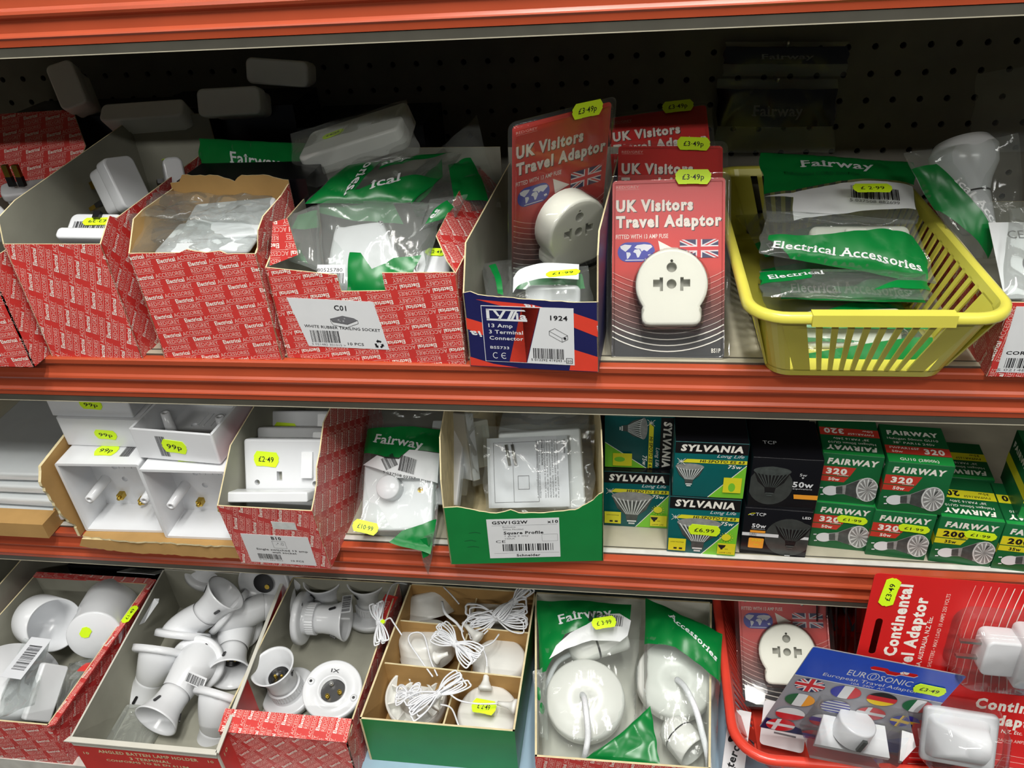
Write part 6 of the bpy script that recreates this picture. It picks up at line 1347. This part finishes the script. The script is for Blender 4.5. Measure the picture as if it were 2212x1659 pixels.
T = bag('pendant_bag', 'green topped clear bag around the right pendant', c4, .10, .17, .016, [(poly([(.0, .120), (.04, .124), (.085, .110), (.10, .108), (.10, .17), (.0, .17)]), 'fair_green'), (text('Accessories', .03, .158, .008, .07, serif=True, rot=-25), 'label_white')], 102, 'clear_film', .0045, edge=.02)
T = bag('pendant_bag', 'glossy green folded bag corner at the front of the pendant carton', [q(1250, 1648, .605), q(1425, 1650, .612), q(1405, 1525, .632), q(1340, 1585, .622)], .07, .05, .004, [(R4(0, 0, .07, .05), 'fair_green')], 103, 'clear_film', .004)
T = bag('pendant_bag', 'narrow clear bag with green dots squeezed against the left wall of the pendant carton', [q(1165, 1590, .58), q(1185, 1600, .58), q(1178, 1440, .62), q(1150, 1450, .62)], .015, .07, .003, [(ell(.006, .045, .003, .007), 'fair_green'), (ell(.009, .030, .003, .006), 'fair_green')], 104, 'milky_film', .003)

# ================================================================== red basket and its packs
rb = basket('plastic_basket', 'orange red plastic basket at the lower right full of travel adaptors', at(.215, .022, ZB, 0.5), .150, .175, .212, .232, .072, 'red_basket', 9, 15, r=.034, rimw=.007)
dup(uk, ukX((.1290, -.008, .572), (.975, -.10, .16), (-.06, .74, .67)), 'red UK travel adaptor pack lying tilted in the orange red basket', 'UK visitors travel adaptor packs')
# euro card
XE = ukX((.131, -.071, .630), (.9701, .0414, -.2392), (.2408, -.038, .9698)); WE, HE = .135, .129
T = thing('travel_adaptor_pack', 'blue and silver European travel adaptor card with flag ovals in the red basket', 'adaptor pack', XE)
mb = MB(); sl = [(.058, .119), (.070, .119), (.073, .1165), (.081, .1165), (.084, .119), (.096, .119), (.0985, .1165), (.096, .1135), (.084, .1135), (.081, .111), (.073, .111), (.070, .1135), (.058, .1135), (.0555, .1165)]
plate(mb, rrect(WE, HE, .003, 3, WE / 2, HE / 2), -.0006, 0, 'euro_grey', None, 0, [sl])
body = rect(.0002, .088, WE - .0002, HE - .0006)
for t in tess([body, sl[::-1]]): mb.add([(x, y, .00012) for x, y in t], [(0, 1, 2)], 'euro_blue')
P = [(R4(.0002, .0870, WE - .0002, .0878), 'label_white'), (poly([(WE * .70, .001), (WE - .0005, .001), (WE - .0005, .03), (WE * .85, .018)]), 'euro_blue'), (poly([(.0005, .001), (WE * .45, .001), (.03, .012), (.0005, .018)]), 'navy')]
P += [(text('EUR', .041, .1010, .0080, .0165), 'lamp_light'), (polyh(circ(.0052, 24, .0635, .1050), circ(.0045, 24, .0635, .1050)[::-1]), 'lamp_light'), (polyh(circ(.0024, 16, .0635, .1050, .0040), circ(.0018, 16, .0635, .1050, .0034)[::-1]), 'lamp_light'), (text('SONIC', .0695, .1010, .0080, .0290), 'lamp_light'), (text('European Travel Adaptor', .0225, .0938, .0046, .086), 'lamp_light'), (text('10A  240V  AC', .050, .0895, .0028, .030), 'lamp_light')]
def oval(cx, cy, cols, hor=False, cross=None, jackf=False, greek=False):
    rx, ry = .0135, .0095; E = [(cx + rx * math.cos(a), cy + ry * math.sin(a)) for a in np.linspace(0, 2 * PI, 29)[:-1]]; out = [(poly([(x + .0006, y - .0009) for x, y in E]), 'ink_grey')]; n = len(cols)
    for i, c in enumerate(cols):
        r_ = R4(cx - rx, cy + ry - 2 * ry * (i + 1) / n, cx + rx, cy + ry - 2 * ry * i / n) if hor else R4(cx - rx + 2 * rx * i / n, cy - ry, cx - rx + 2 * rx * (i + 1) / n, cy + ry)
        out.append((clip_tris(r_, E), c))
    if cross: out += [(clip_tris(R4(cx - rx, cy - .002, cx + rx, cy + .002), E), cross), (clip_tris(R4(cx - .006, cy - ry, cx - .002, cy + ry), E), cross)]
    if jackf: out += [(clip_tris(np.array([list(map(list, t)) for t in tt]).reshape(-1, 3, 2) if not isinstance(tt, np.ndarray) else tt, E), mm) for tt, mm in ((t2 if isinstance(t2, np.ndarray) else np.array([tri for pl in t2 for tri in ([pl[0], pl[k], pl[k + 1]] for k in range(1, len(pl) - 1))]), m2) for t2, m2 in jack(cx - rx, cy - ry, 2 * rx, 2 * ry))]
    if greek: out += [(clip_tris(R4(cx - rx, cy + ry - 2 * ry * (k + .5) / 5 - .0009, cx + rx, cy + ry - 2 * ry * (k + .5) / 5 + .0009), E), 'map_blue') for k in range(5)]
    return out
for a in ((.018, .077, [], 0, None, True), (.051, .077, ['map_blue', 'label_white', 'flag_red']), (.084, .077, ['ink', 'flag_red', 'flag_yellow'], True), (.117, .077, ['flag_green', 'label_white', 'flag_red']), (.018, .054, ['flag_green', 'label_white', 'orange_print']),
          (.051, .054, ['label_white'], False, None, False, True), (.084, .054, ['flag_red'], False, 'label_white'), (.018, .031, ['label_white', 'flag_red'], True), (.050, .031, ['label_white', 'map_blue', 'flag_red'], True), (.117, .052, ['map_blue'], False, 'flag_yellow'), (.016, .012, ['flag_red'], False, 'label_white')):
    P += oval(*a)
for i, (t, mm) in enumerate(P): ink(mb, t, mm, None, .00015 + .00002 * i)
mb.build('printed_card', T)
sticker(T, at(.115, .1025, .0008, -1), '£3·49', .0285, .0125, world=False)
mb = MB(); vs = [(.046, .040, .001), (.104, .040, .001), (.104, .0365, .001), (.046, .0365, .001), (.036, .030, .026), (.106, .030, .026), (.106, .0265, .026), (.036, .0265, .026)]
mb.add(vs, [(0, 1, 5, 4), (1, 2, 6, 5), (2, 3, 7, 6), (3, 0, 4, 7), (4, 5, 6, 7), (3, 2, 1, 0)], 'white_plastic'); lathe(mb, [(.0165, 0), (.0165, .018), (.0162, .0192), (.0150, .020), (0, .0202)], 'white_plastic', Matrix.Translation((.070, .034, .0135)) @ Matrix.Rotation(-PI / 2 - .15, 4, 'X'), 44); box(mb, .0685, .0725, .040, .0555, .0300, .0325, 'lamp_dark'); mb.build('adaptor', T)
mb = MB(); o = rect(.032, .018, .112, .068); 
vs = [(x, y, .0008) for x, y in o] + [(x, y, .034) for x, y in inset(o, .002)]; mb.add(vs, [(i, (i + 1) % 4, 4 + (i + 1) % 4, 4 + i) for i in range(4)] + [(4, 5, 6, 7)], 'blister'); mb.build('clear_blister', T)
# continental cards
def continental(label, X, group='continental adaptor packs', stick=True, ax_=.106, ay_=.076):
    T = thing('travel_adaptor_pack', label, 'adaptor pack', X, group); mb = MB(); W_, H_ = .155, .135     # drawn lying on its side
    plate(mb, rrect(W_, H_, .004, 3, W_ / 2, H_ / 2), -.0006, 0, 'uk_red', None, 0, [rrect(.006, .040, .003, 3, .0125, .068)]); P = []
    v = lambda s, x, y, h, w, **k: turn(text(s, 0, 0, h, w, **k), 90) + np.array([x, y])
    P += [(v('Continental', .0325, .048, .0105, .078, bold=.045), 'white_print'), (v('Travel Adaptor', .0475, .012, .0105, .102, bold=.045), 'white_print'), (v('USA, AUSTRALIA, N.Z. Etc.', .0555, .035, .0040, .060, bold=.01), 'white_print'), (v('SAFETY SHUTTERS • MAX LOAD 10 AMPS 250 VOLTS', .0645, .025, .0034, .095, bold=.01), 'pink_print')]
    for k in range(10):
        x0 = .082 + .0062 * k; P.append((arc2([(x0 - .004 + .004 * (2 * t - 1) ** 2, .004 + t * (H_ - .008)) for t in np.linspace(0, 1, 9)], .0004 + .00006 * k), 'pink_print' if k < 5 else 'white_print'))
    P.append((R4(W_ - .014, .0015, W_ - .0015, H_ - .0015), 'ink_grey'))
    for i, (t, mm) in enumerate(P): ink(mb, t, mm, None, .00015 + .00003 * i)
    mb.build('printed_card', T)
    if stick: sticker(T, at(.0150, .117, .0006, 84), '£3·49', .030, .0125, world=False)
    mb = MB(); Xa = at(ax_, ay_, .004); rbox(mb, .030, .036, 0, .022, .006, .002, 'white_plastic', Xa, 0, 0); rbox(mb, .014, .052, 0, .026, .005, .002, 'white_plastic', Xa, .018, 0); 
    for yy in (-.008, .008): box(mb, -.032, -.014, yy - .0012, yy + .0012, .009, .013, 'steel', Xa)
    mb.build('adaptor', T)
    mb = MB(); o = rrect(.070, .068, .016, 6, ax_, ay_); i_ = inset(o, .004); n = len(o); vs = [(x, y, .0005) for x, y in o] + [(x, y, .026) for x, y in inset(o, .0015)] + [(x, y, .034) for x, y in inset(o, .006)]
    mb.add(vs, [(q_ * n + i, q_ * n + (i + 1) % n, (q_ + 1) * n + (i + 1) % n, (q_ + 1) * n + i) for q_ in range(2) for i in range(n)] + [tuple(range(2 * n, 3 * n))], 'blister', None, True); mb.build('clear_blister', T)
    return T
continental('red continental travel adaptor card standing on its side over the orange rail', ukX((.2080, -.055, .668), (.995, .0, -.045), (.0, .17, .98)))
o_ = PY(2004, 1446, -.052)
T = continental('lower red continental adaptor card at the bottom right corner, lettering sloping down', ukX(o_, (-.10, -.30, -.95), (.99, .02, -.11)), stick=False, ax_=.125, ay_=.110)
T2_ = thing('travel_adaptor_pack', 'white pyramid-like travel plug under streaky film at the bottom right', 'adaptor pack', Matrix.Translation(q(2055, 1600, .60)))
mb = MB(); Xp, a, b_ = edges(q(1985, 1625, .640), q(2130, 1650, .640), q(2020, 1545, .672)); rbox(mb, .060, .050, -.004, .004, .004, .002, 'white_plastic', Xp, .03, .02); n = 4
o0 = rrect(.050, .040, .006, 3, .028, .020); o1 = rrect(.020, .018, .004, 3, .034, .030); k = len(o0); vs = [(x, y, .004) for x, y in o0] + [(x, y, .012) for x, y in inset(o0, .003)] + [(x, y, .038) for x, y in o1]; mb.add(vs, [(r_ * k + i, r_ * k + (i + 1) % k, (r_ + 1) * k + (i + 1) % k, (r_ + 1) * k + i) for r_ in range(2) for i in range(k)] + [tuple(range(2 * k, 3 * k))], 'white_plastic', Xp, True)
mb.build('adaptor', T2_, True)
mb = MB(); o = rrect(.074, .064, .020, 5, .030, .022); n = len(o); vs = [(x, y, -.004) for x, y in o] + [(x, y, .030) for x, y in inset(o, .006)] + [(x, y, .042) for x, y in inset(o, .016)]
mb.add(vs, [(q_ * n + i, q_ * n + (i + 1) % n, (q_ + 1) * n + (i + 1) % n, (q_ + 1) * n + i) for q_ in range(2) for i in range(n)] + [tuple(range(2 * n, 3 * n))], 'blister', Xp, True); mb.build('clear_blister', T2_, True)
# dark packs standing behind, seen edge-on
for k in range(5):
    mb = MB(); X_ = ukX((.212 + .010 * k, .045 + .002 * k, .575), (.30, .95, 0), (-.12, .1, .98)); plate(mb, rect(0, 0, .08, .11), 0, .0012, 'uk_dark', X_); plate(mb, rrect(.084, .114, .004, 3, .04, .055), .0016, .0019, 'blister', X_)
    T = thing('travel_adaptor_pack', ['first', 'second', 'third', 'fourth', 'fifth'][k] + ' from the left of the dark packs standing edge-on behind the red basket cards', 'adaptor pack', Matrix.Translation((.212 + .010 * k, .045, .575)), 'packs standing edge-on'); mb.build('printed_card', T, True)
# white card between the pendant carton and the basket
T = thing('white_card', 'white card with bold black lettering wedged left of the orange red basket', 'card', Matrix.Translation(q(1640, 1600, .56)))
mb = MB(); Xs, a, b_ = edges(q(1555, 1690, .562), q(1603, 1700, .556), q(1630, 1540, .600)); plate(mb, rect(0, 0, a, b_), 0, .0006, 'label_white', Xs); ink(mb, turn(text('Interc', 0, 0, .0085, .030, bold=.03), 78) + np.array([a * .40, .006]), 'ink', Xs, .0008); ink(mb, turn(text('Tr', 0, 0, .0085, .012, bold=.03), 78) + np.array([a * .66, .004]), 'ink', Xs, .0008); ink(mb, ell(a * .30, b_ * .62, .006, .003, 50), 'ink', Xs, .0008)
mb.build('card', T, True)

mb = MB(); Xs, a, b_ = edges(q(1640, 1606, .572), q(1735, 1628, .572), q(1662, 1512, .606)); plate(mb, rrect(a, b_, .004, 3, a / 2, b_ / 2), 0, .0006, 'label_white', Xs); ink(mb, text('Int', a * .3, b_ * .5, .006, .016, bold=.03), 'ink', Xs, .0008); ink(mb, R4(a * .3, b_ * .3, a * .8, b_ * .34), 'ink_grey', Xs, .0008)
T = thing('white_card', 'white card lying under the red pack inside the left end of the orange red basket', 'card', Matrix.Translation(q(1680, 1600, .57))); mb.build('card', T, True)
